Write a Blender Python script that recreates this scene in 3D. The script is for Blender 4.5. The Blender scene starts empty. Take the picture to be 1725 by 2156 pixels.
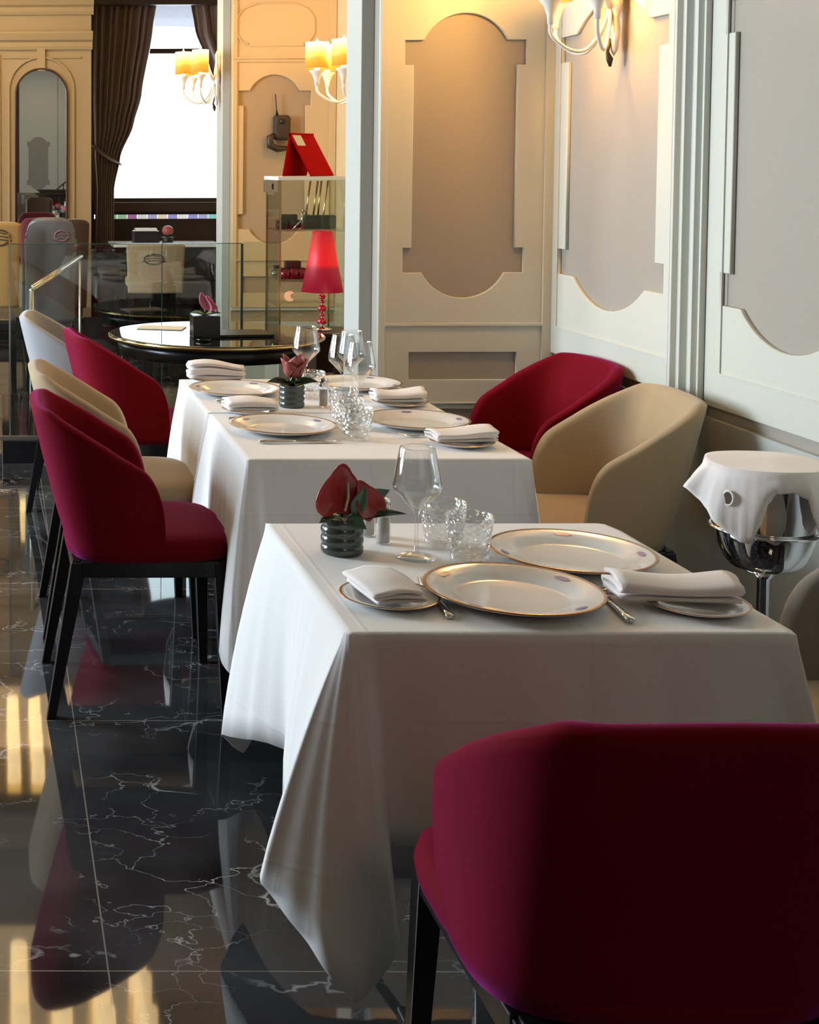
import bpy, bmesh, math, random
from mathutils import Vector, Matrix
random.seed(7)
PI = math.pi
sc = bpy.context.scene
C = sc.collection

# ------------------------------------------------------------------ camera, world, lights
cam_d = bpy.data.cameras.new('camera')
cam = bpy.data.objects.new('camera', cam_d); C.objects.link(cam); sc.camera = cam
Rv = Vector((0.99994046, 0.01019314, -0.00389451))
Uv = Vector((0.00334885, 0.05301248, 0.99858823))
Fv = Vector((-0.01038521, 0.99854183, -0.05297520))
M = Matrix(((Rv.x, Uv.x, -Fv.x, 0), (Rv.y, Uv.y, -Fv.y, 0), (Rv.z, Uv.z, -Fv.z, 1.55), (0, 0, 0, 1)))
cam.matrix_world = M
cam_d.sensor_fit = 'VERTICAL'; cam_d.sensor_height = 36.0
cam_d.lens = 2862.24 / 2156 * 36
cam_d.shift_x = (862.5 + 34.24) / 2156
cam_d.shift_y = (499.15 - 1078) / 2156
cam_d.clip_start = 0.05

W = bpy.data.worlds.new('world'); sc.world = W; W.use_nodes = True
W.node_tree.nodes['Background'].inputs[0].default_value = (0.86, 0.95, 1.0, 1)
W.node_tree.nodes['Background'].inputs[1].default_value = 5.0

def area(name, loc, rot, sx, sy, power, col, spread=180):
    l = bpy.data.lights.new(name, 'AREA'); l.shape = 'RECTANGLE'; l.size = sx; l.size_y = sy
    l.energy = power; l.color = col; l.spread = math.radians(spread)
    o = bpy.data.objects.new(name, l); C.objects.link(o); o.location = loc; o.rotation_euler = rot
    return o
def point(name, loc, power, col, r=0.03):
    l = bpy.data.lights.new(name, 'POINT'); l.energy = power; l.color = col; l.shadow_soft_size = r
    o = bpy.data.objects.new(name, l); C.objects.link(o); o.location = loc
    return o
DAY = (0.76, 0.89, 1.0)
WIN_Y = [(4.4, 6.3), (7.6, 9.4), (10.6, 12.4)]
WALL_X = -4.2
for (a, b), p in zip(WIN_Y, (430, 105, 48)):
    area('window_and_fill_light', (WALL_X - 0.12, (a + b) / 2, 2.15), (0, -PI / 2, 0), 2.5, b - a - 0.1, p, DAY)
area('window_and_fill_light', (-0.9, -1.93, 2.05), (PI / 2, 0, PI), 1.5, 1.9, 2, (1, 0.97, 0.92))  # weak light before solid panelling; the back wall has no window
area('window_and_fill_light', (1.75, 13.95, 2.1), (-PI / 2, 0, 0), 1.5, 1.8, 30, DAY)
WARM = (1.0, 0.50, 0.12)
area('ceiling_lamp_and_fill_glow', (0.9, -1.0, 3.45), (0, 0, 0), 0.6, 0.6, 9, (1, .78, .52))  # added warm fill near the back wall; no lamp hangs there
sc.view_settings.view_transform = 'Standard'; sc.view_settings.look = 'None'
sc.view_settings.exposure = 0.0; sc.view_settings.gamma = 1.0
sc.view_settings.use_curve_mapping = False

# ------------------------------------------------------------------ materials
def mat(name, col=(0.8, 0.8, 0.8), rough=0.5, metal=0.0, spec=0.5, sheen=0.0, sheen_col=None, coat=0.0,
        emis=None, estr=0.0, bump=None, trans=0.0, ior=1.45, sheen_rough=0.5, vary=None):
    m = bpy.data.materials.new(name); m.use_nodes = True
    nt = m.node_tree; b = nt.nodes['Principled BSDF']
    b.inputs['Base Color'].default_value = (*col, 1)
    b.inputs['Roughness'].default_value = rough
    b.inputs['Metallic'].default_value = metal
    b.inputs['Specular IOR Level'].default_value = spec
    b.inputs['IOR'].default_value = ior
    b.inputs['Transmission Weight'].default_value = trans
    b.inputs['Coat Weight'].default_value = coat
    b.inputs['Sheen Weight'].default_value = sheen
    b.inputs['Sheen Roughness'].default_value = sheen_rough
    if sheen_col: b.inputs['Sheen Tint'].default_value = (*sheen_col, 1)
    if emis:
        b.inputs['Emission Color'].default_value = (*emis, 1); b.inputs['Emission Strength'].default_value = estr
    if bump or vary:
        tc = nt.nodes.new('ShaderNodeTexCoord')
        nz = nt.nodes.new('ShaderNodeTexNoise'); nz.inputs['Scale'].default_value = (bump or vary)[0]
        nz.inputs['Detail'].default_value = 3
        nt.links.new(tc.outputs['Object'], nz.inputs['Vector'])
        if bump:
            bp = nt.nodes.new('ShaderNodeBump'); bp.inputs['Strength'].default_value = bump[1]
            bp.inputs['Distance'].default_value = bump[2]
            nt.links.new(nz.outputs['Fac'], bp.inputs['Height']); nt.links.new(bp.outputs['Normal'], b.inputs['Normal'])
        if vary:
            n2 = nt.nodes.new('ShaderNodeTexNoise'); n2.inputs['Scale'].default_value = vary[0]
            nt.links.new(tc.outputs['Object'], n2.inputs['Vector'])
            mx = nt.nodes.new('ShaderNodeMix'); mx.data_type = 'RGBA'
            mx.inputs['A'].default_value = (*[c * (1 - vary[1]) for c in col], 1)
            mx.inputs['B'].default_value = (*[min(1, c * (1 + vary[1])) for c in col], 1)
            nt.links.new(n2.outputs['Fac'], mx.inputs['Factor']); nt.links.new(mx.outputs['Result'], b.inputs['Base Color'])
    return m

def floor_material():
    m = bpy.data.materials.new('black_marble'); m.use_nodes = True
    nt = m.node_tree; N = nt.nodes; L = nt.links; b = N['Principled BSDF']
    tc = N.new('ShaderNodeTexCoord')
    def vein(scale, warp, wscale, lo, off):
        mp = N.new('ShaderNodeMapping'); mp.inputs['Location'].default_value = off
        mp.inputs['Scale'].default_value = (1, 1.5, 1)
        L.new(tc.outputs['Object'], mp.inputs['Vector'])
        nz = N.new('ShaderNodeTexNoise'); nz.inputs['Scale'].default_value = wscale; nz.inputs['Detail'].default_value = 5
        L.new(mp.outputs[0], nz.inputs['Vector'])
        sub = N.new('ShaderNodeVectorMath'); sub.operation = 'SUBTRACT'; sub.inputs[1].default_value = (0.5, 0.5, 0.5)
        L.new(nz.outputs['Color'], sub.inputs[0])
        scl = N.new('ShaderNodeVectorMath'); scl.operation = 'SCALE'; scl.inputs['Scale'].default_value = warp
        L.new(sub.outputs[0], scl.inputs[0])
        add = N.new('ShaderNodeVectorMath'); add.operation = 'ADD'
        L.new(mp.outputs[0], add.inputs[0]); L.new(scl.outputs[0], add.inputs[1])
        vo = N.new('ShaderNodeTexVoronoi'); vo.feature = 'DISTANCE_TO_EDGE'; vo.inputs['Scale'].default_value = scale
        L.new(add.outputs[0], vo.inputs['Vector'])
        mr = N.new('ShaderNodeMapRange'); mr.inputs['From Min'].default_value = 0; mr.inputs['From Max'].default_value = lo
        mr.inputs['To Min'].default_value = 1; mr.inputs['To Max'].default_value = 0
        L.new(vo.outputs['Distance'], mr.inputs['Value'])
        # break the veins up
        n2 = N.new('ShaderNodeTexNoise'); n2.inputs['Scale'].default_value = 2.6; n2.inputs['Detail'].default_value = 4
        L.new(mp.outputs[0], n2.inputs['Vector'])
        m2 = N.new('ShaderNodeMapRange'); m2.inputs['From Min'].default_value = 0.48; m2.inputs['From Max'].default_value = 0.68
        L.new(n2.outputs['Fac'], m2.inputs['Value'])
        mu = N.new('ShaderNodeMath'); mu.operation = 'MULTIPLY'
        L.new(mr.outputs[0], mu.inputs[0]); L.new(m2.outputs[0], mu.inputs[1])
        return mu.outputs[0]
    v1 = vein(1.25, 0.8, 2.6, 0.011, (0.3, 0.1, 0)); v2 = vein(4.2, 0.6, 4.0, 0.012, (5.2, 3.1, 0))
    mxm = N.new('ShaderNodeMath'); mxm.operation = 'MAXIMUM'
    L.new(v1, mxm.inputs[0]); L.new(v2, mxm.inputs[1])
    cl = N.new('ShaderNodeTexNoise'); cl.inputs['Scale'].default_value = 2.2; cl.inputs['Detail'].default_value = 7
    L.new(tc.outputs['Object'], cl.inputs['Vector'])
    cr = N.new('ShaderNodeValToRGB'); cr.color_ramp.elements[0].color = (0.010, 0.010, 0.011, 1)
    cr.color_ramp.elements[1].color = (0.060, 0.060, 0.064, 1); cr.color_ramp.elements[0].position = 0.35; cr.color_ramp.elements[1].position = 0.75
    L.new(cl.outputs['Fac'], cr.inputs['Fac'])
    mix = N.new('ShaderNodeMix'); mix.data_type = 'RGBA'; mix.inputs['B'].default_value = (0.5, 0.5, 0.5, 1)
    L.new(mxm.outputs[0], mix.inputs['Factor']); L.new(cr.outputs[0], mix.inputs['A'])
    # tile joints
    sep = N.new('ShaderNodeSeparateXYZ'); L.new(tc.outputs['Object'], sep.inputs[0])
    outs = []
    for ax, off in (('X', 0.208), ('Y', 2.54)):
        a = N.new('ShaderNodeMath'); a.operation = 'SUBTRACT'; a.inputs[1].default_value = off
        L.new(sep.outputs[ax], a.inputs[0])
        p = N.new('ShaderNodeMath'); p.operation = 'PINGPONG'; p.inputs[1].default_value = 0.59
        L.new(a.outputs[0], p.inputs[0])
        l = N.new('ShaderNodeMath'); l.operation = 'LESS_THAN'; l.inputs[1].default_value = 0.0016
        L.new(p.outputs[0], l.inputs[0]); outs.append(l.outputs[0])
    mj = N.new('ShaderNodeMath'); mj.operation = 'MAXIMUM'; L.new(outs[0], mj.inputs[0]); L.new(outs[1], mj.inputs[1])
    mix2 = N.new('ShaderNodeMix'); mix2.data_type = 'RGBA'; mix2.inputs['B'].default_value = (0.22, 0.2, 0.18, 1)
    L.new(mj.outputs[0], mix2.inputs['Factor']); L.new(mix.outputs['Result'], mix2.inputs['A'])
    L.new(mix2.outputs['Result'], b.inputs['Base Color'])
    b.inputs['Roughness'].default_value = 0.035; b.inputs['IOR'].default_value = 1.62
    return m

def thin_glass(name, tint=(0.93, 0.97, 0.95), strength=0.9, rough=0.02, base=0.05, edge=1.0, power=2.1, bump=0):
    m = bpy.data.materials.new(name); m.use_nodes = True
    nt = m.node_tree; N = nt.nodes; L = nt.links
    for n in list(N): N.remove(n)
    out = N.new('ShaderNodeOutputMaterial'); t = N.new('ShaderNodeBsdfTransparent'); t.inputs[0].default_value = (*tint, 1)
    g = N.new('ShaderNodeBsdfGlossy'); g.inputs['Roughness'].default_value = rough
    g.inputs['Color'].default_value = (strength, strength, strength, 1)
    lw = N.new('ShaderNodeLayerWeight'); lw.inputs['Blend'].default_value = 0.5
    pw = N.new('ShaderNodeMath'); pw.operation = 'POWER'; pw.inputs[1].default_value = power; L.new(lw.outputs['Facing'], pw.inputs[0])
    fr = N.new('ShaderNodeMath'); fr.operation = 'MULTIPLY_ADD'; fr.inputs[1].default_value = edge; fr.inputs[2].default_value = base
    L.new(pw.outputs[0], fr.inputs[0])
    if bump:
        tc = N.new('ShaderNodeTexCoord'); vo = N.new('ShaderNodeTexVoronoi'); vo.inputs['Scale'].default_value = bump; L.new(tc.outputs['Object'], vo.inputs['Vector'])
        bp = N.new('ShaderNodeBump'); bp.inputs['Strength'].default_value = 1.0; bp.inputs['Distance'].default_value = 0.006
        L.new(vo.outputs['Distance'], bp.inputs['Height']); L.new(bp.outputs[0], g.inputs['Normal']); L.new(bp.outputs[0], lw.inputs['Normal'])
    mx = N.new('ShaderNodeMixShader')
    L.new(fr.outputs[0], mx.inputs[0]); L.new(t.outputs[0], mx.inputs[1]); L.new(g.outputs[0], mx.inputs[2])
    L.new(mx.outputs[0], out.inputs['Surface'])
    return m

def lit_shade(name, stops, z0, z1, strength, base=(0.5, 0.2, 0.04)):
    """a lit candle shade: its glow runs from amber at the foot to white at the flame"""
    m = bpy.data.materials.new(name); m.use_nodes = True
    nt = m.node_tree; N = nt.nodes; L = nt.links; b = N['Principled BSDF']
    tc = N.new('ShaderNodeTexCoord'); sep = N.new('ShaderNodeSeparateXYZ'); L.new(tc.outputs['Object'], sep.inputs[0])
    mr = N.new('ShaderNodeMapRange'); mr.inputs['From Min'].default_value = z0; mr.inputs['From Max'].default_value = z1
    L.new(sep.outputs['Z'], mr.inputs['Value'])
    cr = N.new('ShaderNodeValToRGB')
    e = cr.color_ramp.elements
    e[0].position = stops[0][0]; e[0].color = (*stops[0][1], 1)
    e[1].position = stops[-1][0]; e[1].color = (*stops[-1][1], 1)
    for p, c in stops[1:-1]:
        x = e.new(p); x.color = (*c, 1)
    L.new(mr.outputs[0], cr.inputs[0]); L.new(cr.outputs[0], b.inputs['Emission Color'])
    b.inputs['Emission Strength'].default_value = strength
    b.inputs['Base Color'].default_value = (*base, 1)
    return m

def linen(name, col, crease=True):
    m = mat(name, col, 0.85, spec=0.15, sheen=0.15)
    nt = m.node_tree; N = nt.nodes; L = nt.links; b = N['Principled BSDF']
    tc = N.new('ShaderNodeTexCoord')
    n1 = N.new('ShaderNodeTexNoise'); n1.inputs['Scale'].default_value = 5; n1.inputs['Detail'].default_value = 4
    L.new(tc.outputs['Object'], n1.inputs['Vector'])
    h = n1.outputs['Fac']
    if crease:
        sep = N.new('ShaderNodeSeparateXYZ'); L.new(tc.outputs['Object'], sep.inputs[0])
        for ax, off, per in (('X', 1.0, 0.19), ('Z', 0.615, 0.12)):
            a = N.new('ShaderNodeMath'); a.operation = 'SUBTRACT'; a.inputs[1].default_value = off
            L.new(sep.outputs[ax], a.inputs[0])
            p = N.new('ShaderNodeMath'); p.operation = 'PINGPONG'; p.inputs[1].default_value = per
            L.new(a.outputs[0], p.inputs[0])
            r = N.new('ShaderNodeMapRange'); r.inputs['From Max'].default_value = 0.006
            r.inputs['To Min'].default_value = 0.30; r.inputs['To Max'].default_value = 0
            L.new(p.outputs[0], r.inputs['Value'])
            s = N.new('ShaderNodeMath'); s.operation = 'ADD'; L.new(h, s.inputs[0]); L.new(r.outputs[0], s.inputs[1]); h = s.outputs[0]
    bp = N.new('ShaderNodeBump'); bp.inputs['Strength'].default_value = 0.35; bp.inputs['Distance'].default_value = 0.004
    L.new(h, bp.inputs['Height']); L.new(bp.outputs['Normal'], b.inputs['Normal'])
    return m

K = {}
K['floor'] = floor_material()
K['cream'] = mat('cream_paint', (0.62, 0.62, 0.54), 0.45, bump=(220, 0.05, 0.001))
K['taupe'] = mat('taupe_paint', (0.36, 0.325, 0.275), 0.55, bump=(160, 0.05, 0.001))
K['dado'] = mat('grey_dado_paint', (0.48, 0.50, 0.47), 0.5)
K['trimc'] = mat('trim_paint', (0.62, 0.63, 0.57), 0.4)
K['trim_daylit'] = mat('daylight_toned_trim_paint', (0.46, 0.48, 0.45), 0.45)  # trim paint toned for window daylight: cooler, and darker against glare
K['groove'] = mat('groove_shade_paint', (0.30, 0.26, 0.2), 0.6)
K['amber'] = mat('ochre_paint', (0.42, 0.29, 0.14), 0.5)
K['cream_glow'] = mat('sconce_lit_cream_paint', (0.60, 0.45, 0.25), 0.5)  # copy of the cream paint with warm sconce light put into its colour
K['taupe_glow'] = mat('sconce_lit_taupe_paint', (0.38, 0.28, 0.17), 0.55)  # taupe copy warmed likewise, sconce light in the base colour
K['ceil'] = mat('ceiling_paint', (0.36, 0.30, 0.21), 0.7)
K['ceil2'] = mat('ceiling_cornice_paint', (0.8, 0.72, 0.55), 0.6)
K['darkwood'] = mat('dark_wood', (0.035, 0.018, 0.012), 0.35, vary=(8, 0.4))
K['blackwood'] = mat('black_lacquered_wood', (0.006, 0.006, 0.007), 0.28)
K['blackgloss'] = mat('black_gloss', (0.008, 0.008, 0.009), 0.03, spec=0.8, coat=0.5)
K['blackstone'] = mat('black_stone', (0.01, 0.01, 0.011), 0.08)
K['red'] = mat('crimson_velvet', (0.150, 0.0025, 0.004), 0.75, spec=0.06, sheen=0.36, sheen_col=(0.62, 0.08, 0.50), sheen_rough=0.45, bump=(420, 0.25, 0.0008), vary=(7, 0.12))
K['beige'] = mat('beige_velvet', (0.43, 0.315, 0.185), 0.8, spec=0.1, sheen=0.32, sheen_col=(0.70, 0.85, 1.0), sheen_rough=0.5, bump=(420, 0.2, 0.0006), vary=(6, 0.06))
K['beige_daylit'] = mat('daylit_beige_velvet', (0.33, 0.33, 0.35), 0.8, spec=0.1, sheen=0.4)  # beige velvet greyed by daylight, the tint set in its colour
K['beige_shaded'] = mat('shaded_beige_velvet', (0.22, 0.19, 0.165), 0.8, spec=0.1, sheen=0.4)  # beige velvet seen against the light, its shade set in the colour
K['ochre'] = mat('ochre_velvet', (0.42, 0.27, 0.10), 0.8, spec=0.1, sheen=0.15)
K['grey'] = mat('grey_leather', (0.13, 0.13, 0.135), 0.25)
K['brownv'] = mat('brown_velvet', (0.06, 0.035, 0.022), 0.8, sheen=0.2)
K['burg'] = mat('burgundy_velvet', (0.12, 0.008, 0.02), 0.8, sheen=0.3)
K['linen'] = linen('white_linen', (0.86, 0.85, 0.85))
K['napkin'] = linen('napkin_linen', (0.88, 0.82, 0.80), False)
K['china'] = mat('white_china', (0.80, 0.79, 0.77), 0.14, coat=0.3)
K['gold'] = mat('gold_band', (0.42, 0.22, 0.09), 0.22, metal=0.7)
K['blueprint'] = mat('blue_floral_print', (0.25, 0.22, 0.42), 0.3, vary=(150, 0.6))
K['silver'] = mat('polished_silver', (0.72, 0.72, 0.72), 0.09, metal=1.0)
K['chrome'] = mat('chrome', (0.75, 0.75, 0.76), 0.05, metal=1.0)
K['brushed'] = mat('brushed_steel', (0.62, 0.60, 0.56), 0.3, metal=1.0)
K['brass'] = mat('brass', (0.70, 0.55, 0.22), 0.25, metal=1.0)
K['glass'] = thin_glass('clear_thin_glass', (0.97, 0.98, 0.985))
K['pane'] = thin_glass('balustrade_glass', (0.86, 0.90, 0.88), base=0.05, edge=0.6, power=4)
K['tumbler'] = thin_glass('cut_glass', (0.97, 0.98, 0.985), 1.0, 0.03, 0.09, 0.8, 1.9, 90)
K['greenedge'] = mat('dark_green_glass_edge', (0.02, 0.06, 0.055), 0.15)
K['potm'] = mat('ribbed_gunmetal_glaze', (0.10, 0.115, 0.11), 0.16, metal=0.55)
K['spathe'] = mat('red_spathe', (0.42, 0.035, 0.04), 0.28, coat=0.3, bump=(60, 0.35, 0.002))
K['spathe2'] = mat('dusty_red_petal', (0.30, 0.07, 0.06), 0.4, bump=(60, 0.3, 0.002))
K['pink'] = mat('pink_petal', (0.65, 0.22, 0.32), 0.4)
K['spadix'] = mat('pale_spadix', (0.55, 0.50, 0.30), 0.5)
K['leaf'] = mat('glossy_leaf', (0.012, 0.045, 0.018), 0.22, coat=0.3)
K['leaf2'] = mat('pale_green_leaf', (0.10, 0.20, 0.13), 0.3)
K['salt'] = mat('grey_salt', (0.52, 0.48, 0.45), 0.9)
K['black'] = mat('black_plastic', (0.01, 0.01, 0.01), 0.35)
K['curtain'] = mat('brown_satin_curtain', (0.15, 0.085, 0.06), 0.38, sheen=0.3, spec=0.5)
K['redcard'] = mat('red_card', (0.45, 0.002, 0.003), 0.85, spec=0.05)
K['paper'] = mat('cream_paper', (0.75, 0.68, 0.55), 0.8)
K['whitep'] = mat('white_paint_metal', (0.78, 0.74, 0.66), 0.35)
K['darkmetal'] = mat('dark_bronze', (0.06, 0.045, 0.035), 0.45, metal=0.6, bump=(60, 0.5, 0.004))
K['mirror'] = mat('mirror_silvering', (0.66, 0.64, 0.60), 0.01, metal=1.0)
K['frame'] = mat('thin_dark_frame', (0.06, 0.025, 0.015), 0.3)
K['candle'] = lit_shade('lit_candle_shade', [(0.0, (0.75, 0.20, 0.012)), (0.35, (0.95, 0.36, 0.02)), (0.55, (1, 0.75, 0.12)), (0.8, (1, 0.95, 0.6)), (1.0, (1, 1, 0.85))], 0.0, 0.145, 1.15)
K['bulb'] = mat('candle_bulb', (1, 0.9, 0.6), 0.4, emis=(1, 0.72, 0.28), estr=9)
K['redshade'] = lit_shade('lit_red_lampshade', [(0.0, (0.22, 0.004, 0.02)), (0.38, (0.32, 0.006, 0.02)), (0.46, (0.85, 0.006, 0.012)), (0.75, (0.75, 0.005, 0.012)), (1.0, (0.42, 0.004, 0.02))], 0.0, 0.31, 0.85, (0.12, 0.002, 0.006))
K['redglass'] = mat('red_glass_bead', (0.35, 0.01, 0.03), 0.06, coat=0.6)
K['crystal'] = mat('lit_crystal', (0.9, 0.75, 0.4), 0.2, emis=(1.0, 0.70, 0.32), estr=4.5, bump=(70, 1.0, 0.02))
K['emblem'] = mat('brown_embroidery', (0.08, 0.05, 0.03), 0.8)
K['pinkemb'] = mat('dusty_pink_embroidery', (0.20, 0.12, 0.13), 0.8)
K['outwhite'] = mat('sunlit_render', (0.9, 0.92, 0.92), 0.9)
K['awning'] = mat('grey_awning_fabric', (0.20, 0.20, 0.24), 0.8)
K['foliage'] = mat('garden_green', (0.25, 0.45, 0.36), 0.8, vary=(4, 0.5))
K['leather'] = mat('black_leather', (0.012, 0.011, 0.012), 0.35)
K['green'] = mat('dark_olive_box', (0.03, 0.035, 0.022), 0.6)

# ------------------------------------------------------------------ mesh helpers
def newbm(): return bmesh.new()

def obj(name, bm, m, parent=None, smooth=False, bevel=0.0, loc=None, sub=0):
    me = bpy.data.meshes.new(name)
    bmesh.ops.recalc_face_normals(bm, faces=bm.faces)
    bm.to_mesh(me); bm.free()
    me.materials.append(m)
    if smooth:
        for p in me.polygons: p.use_smooth = True
    o = bpy.data.objects.new(name, me); C.objects.link(o)
    if parent: o.parent = parent
    if loc: o.location = loc
    if bevel:
        b = o.modifiers.new('bevel', 'BEVEL'); b.width = bevel; b.segments = 2; b.limit_method = 'ANGLE'
    if sub:
        s = o.modifiers.new('sub', 'SUBSURF'); s.levels = sub; s.render_levels = sub
    return o

def thing(name, label, cat, loc=(0, 0, 0), rz=0.0, group=None):
    o = bpy.data.objects.new(name, None); C.objects.link(o)
    o.location = loc; o.rotation_euler = (0, 0, rz); o.empty_display_size = 0.1
    o['label'] = label; o['category'] = cat
    if group: o['group'] = group
    return o
def tag(o, label, cat, group=None, kind=None):
    o['label'] = label; o['category'] = cat
    if group: o['group'] = group
    if kind: o['kind'] = kind
    return o
def struct(o):
    o['kind'] = 'structure'; return o
def dup(root, loc, rz, label, group=None):
    r = root.copy(); C.objects.link(r); r.location = loc; r.rotation_euler = (0, 0, rz); r['label'] = label
    if group: r['group'] = group
    for ch in list(root.children):
        c = ch.copy(); C.objects.link(c); c.parent = r
        for g in ch.children:
            d = g.copy(); C.objects.link(d); d.parent = c
    return r

def box(bm, x0, x1, y0, y1, z0, z1, mtx=None):
    vs = [bm.verts.new((x, y, z)) for x in (x0, x1) for y in (y0, y1) for z in (z0, z1)]
    for f in ((0, 1, 3, 2), (4, 6, 7, 5), (0, 4, 5, 1), (2, 3, 7, 6), (0, 2, 6, 4), (1, 5, 7, 3)):
        bm.faces.new([vs[i] for i in f])
    if mtx is not None:
        for v in vs: v.co = mtx @ v.co
    return bm

def lathe(bm, prof, n=32, c=(0, 0, 0), ripple=None):
    rings = []
    for r, z in prof:
        if r < 1e-6: rings.append([bm.verts.new((c[0], c[1], c[2] + z))])
        else:
            ring = []
            for k in range(n):
                a = 2 * PI * k / n; rr = r
                if ripple: rr = r + ripple(a, z)
                ring.append(bm.verts.new((c[0] + rr * math.cos(a), c[1] + rr * math.sin(a), c[2] + z)))
            rings.append(ring)
    for A, B in zip(rings, rings[1:]):
        if len(A) == 1 and len(B) == 1: continue
        for k in range(n):
            k2 = (k + 1) % n
            if len(A) == 1: bm.faces.new((A[0], B[k], B[k2]))
            elif len(B) == 1: bm.faces.new((A[k], B[0], A[k2]))
            else: bm.faces.new((A[k], B[k], B[k2], A[k2]))
    return bm

def tube(bm, pts, rad, n=10, cap=True, flat=1.0):
    pts = [Vector(p) for p in pts]
    rs = rad if isinstance(rad, (list, tuple)) else [rad] * len(pts)
    prev = None; rings = []
    for i, p in enumerate(pts):
        t = (pts[min(i + 1, len(pts) - 1)] - pts[max(i - 1, 0)]).normalized()
        if prev is None:
            a = Vector((0, 0, 1)) if abs(t.z) < 0.9 else Vector((1, 0, 0))
            u = t.cross(a).normalized()
        else:
            u = (prev - t * prev.dot(t)).normalized()
        prev = u; w = t.cross(u)
        rings.append([bm.verts.new(p + (u * math.cos(2 * PI * k / n) + w * math.sin(2 * PI * k / n) * flat) * rs[i]) for k in range(n)])
    for A, B in zip(rings, rings[1:]):
        for k in range(n): bm.faces.new((A[k], A[(k + 1) % n], B[(k + 1) % n], B[k]))
    if cap:
        bm.faces.new(rings[0]); bm.faces.new(rings[-1])
    return bm

def grid(bm, f, nu, nv, closeu=False):
    V = [[bm.verts.new(f(i / (nu if closeu else nu - 1), j / (nv - 1))) for j in range(nv)] for i in range(nu)]
    for i in range(nu if closeu else nu - 1):
        for j in range(nv - 1):
            i2 = (i + 1) % nu
            bm.faces.new((V[i][j], V[i2][j], V[i2][j + 1], V[i][j + 1]))
    return V

def thicken(o, t, off=0.0):
    s = o.modifiers.new('solid', 'SOLIDIFY'); s.thickness = t; s.offset = off
    return o

def catmull(P, n):
    out = []
    for i in range(len(P) - 1):
        p0, p1, p2, p3 = P[max(i - 1, 0)], P[i], P[i + 1], P[min(i + 2, len(P) - 1)]
        for k in range(n):
            t = k / n
            out.append([0.5 * (2 * b + (c - a) * t + (2 * a - 5 * b + 4 * c - d) * t * t + (3 * b - a - 3 * c + d) * t ** 3)
                        for a, b, c, d in zip(p0, p1, p2, p3)])
    out.append(list(P[-1]))
    return out

# wall panelling: a 2D outline (with holes) extruded; plane = function (u, v, depth) -> world
def outline_mesh(name, outer, holes, thick, place, m, parent=None, bevel=0.003):
    cu = bpy.data.curves.new(name + '_c', 'CURVE'); cu.dimensions = '2D'; cu.fill_mode = 'BOTH'
    cu.extrude = thick / 2 - bevel; cu.bevel_depth = bevel; cu.bevel_resolution = 1; cu.offset = -bevel
    for loop in [outer] + holes:
        s = cu.splines.new('POLY'); s.points.add(len(loop) - 1); s.use_cyclic_u = True
        for p, q in zip(s.points, loop): p.co = (q[0], q[1], 0, 1)
    t = bpy.data.objects.new(name + '_t', cu); C.objects.link(t)
    dg = bpy.context.evaluated_depsgraph_get(); dg.update()
    me = bpy.data.meshes.new_from_object(t.evaluated_get(dg))
    bpy.data.objects.remove(t); bpy.data.curves.remove(cu)
    for v in me.vertices:
        v.co = place(v.co.x, v.co.y, v.co.z + thick / 2)
    me.name = name; me.materials.clear(); me.materials.append(m)
    o = bpy.data.objects.new(name, me); C.objects.link(o)
    if parent: o.parent = parent
    return o

Z5, Z4, Z3, Z2, Z1, Z0 = 1.034, 1.131, 1.226, 1.923, 2.018, 2.119
def shield(u0, u1, top=True):
    """cartouche outline: notched rectangle with an arched head and foot"""
    w = u1 - u0; n = 0.062 * w / 0.462 * 1.0
    a = n * 1.0
    pts = [(u0, Z4), (u0, Z3), (u0 + n * 0.55, Z3), (u0 + n * 0.55, Z2), (u0, Z2), (u0, Z1), (u0 + 0.158 * w, Z1)]
    cx = (u0 + u1) / 2
    def arc(zb, zt, half):
        h = abs(zt - zb); R = (half * half + h * h) / (2 * h); out = []
        A = math.asin(min(1, half / R))
        for k in range(1, 20):
            t = -A + 2 * A * k / 20
            out.append((cx + R * math.sin(t), (R * math.cos(t) - (R - h))))
        return out
    half = 0.342 * w
    pts += [(x, Z1 + dz) for x, dz in arc(Z1, Z0, half)]
    pts += [(u1 - 0.158 * w, Z1), (u1, Z1), (u1, Z2), (u1 - n * 0.55, Z2), (u1 - n * 0.55, Z3), (u1, Z3), (u1, Z4), (u1 - 0.158 * w, Z4)]
    pts += [(x, Z4 - dz) for x, dz in reversed(arc(Z4, Z5, half))]
    pts += [(u0 + 0.158 * w, Z4)]
    return pts

def rect(u0, u1, v0, v1): return [(u0, v0), (u0, v1), (u1, v1), (u1, v0)]

# ------------------------------------------------------------------ room shell
XW = 2.117; XW2 = 2.17; CEIL = 3.6
bm = newbm(); box(bm, WALL_X - .3, 4.0, -2.6, 15.0, -0.1, 0.0); struct(obj('floor', bm, K['floor']))
bm = newbm(); box(bm, WALL_X - .3, 4.0, -2.6, 15.0, CEIL, CEIL + 0.1)
for y in (1.0, 4.0, 7.0, 10.0, 12.6): box(bm, WALL_X, 2.6, y, y + .25, CEIL - .12, CEIL + .01)
struct(obj('ceiling', bm, K['ceil']))

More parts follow.
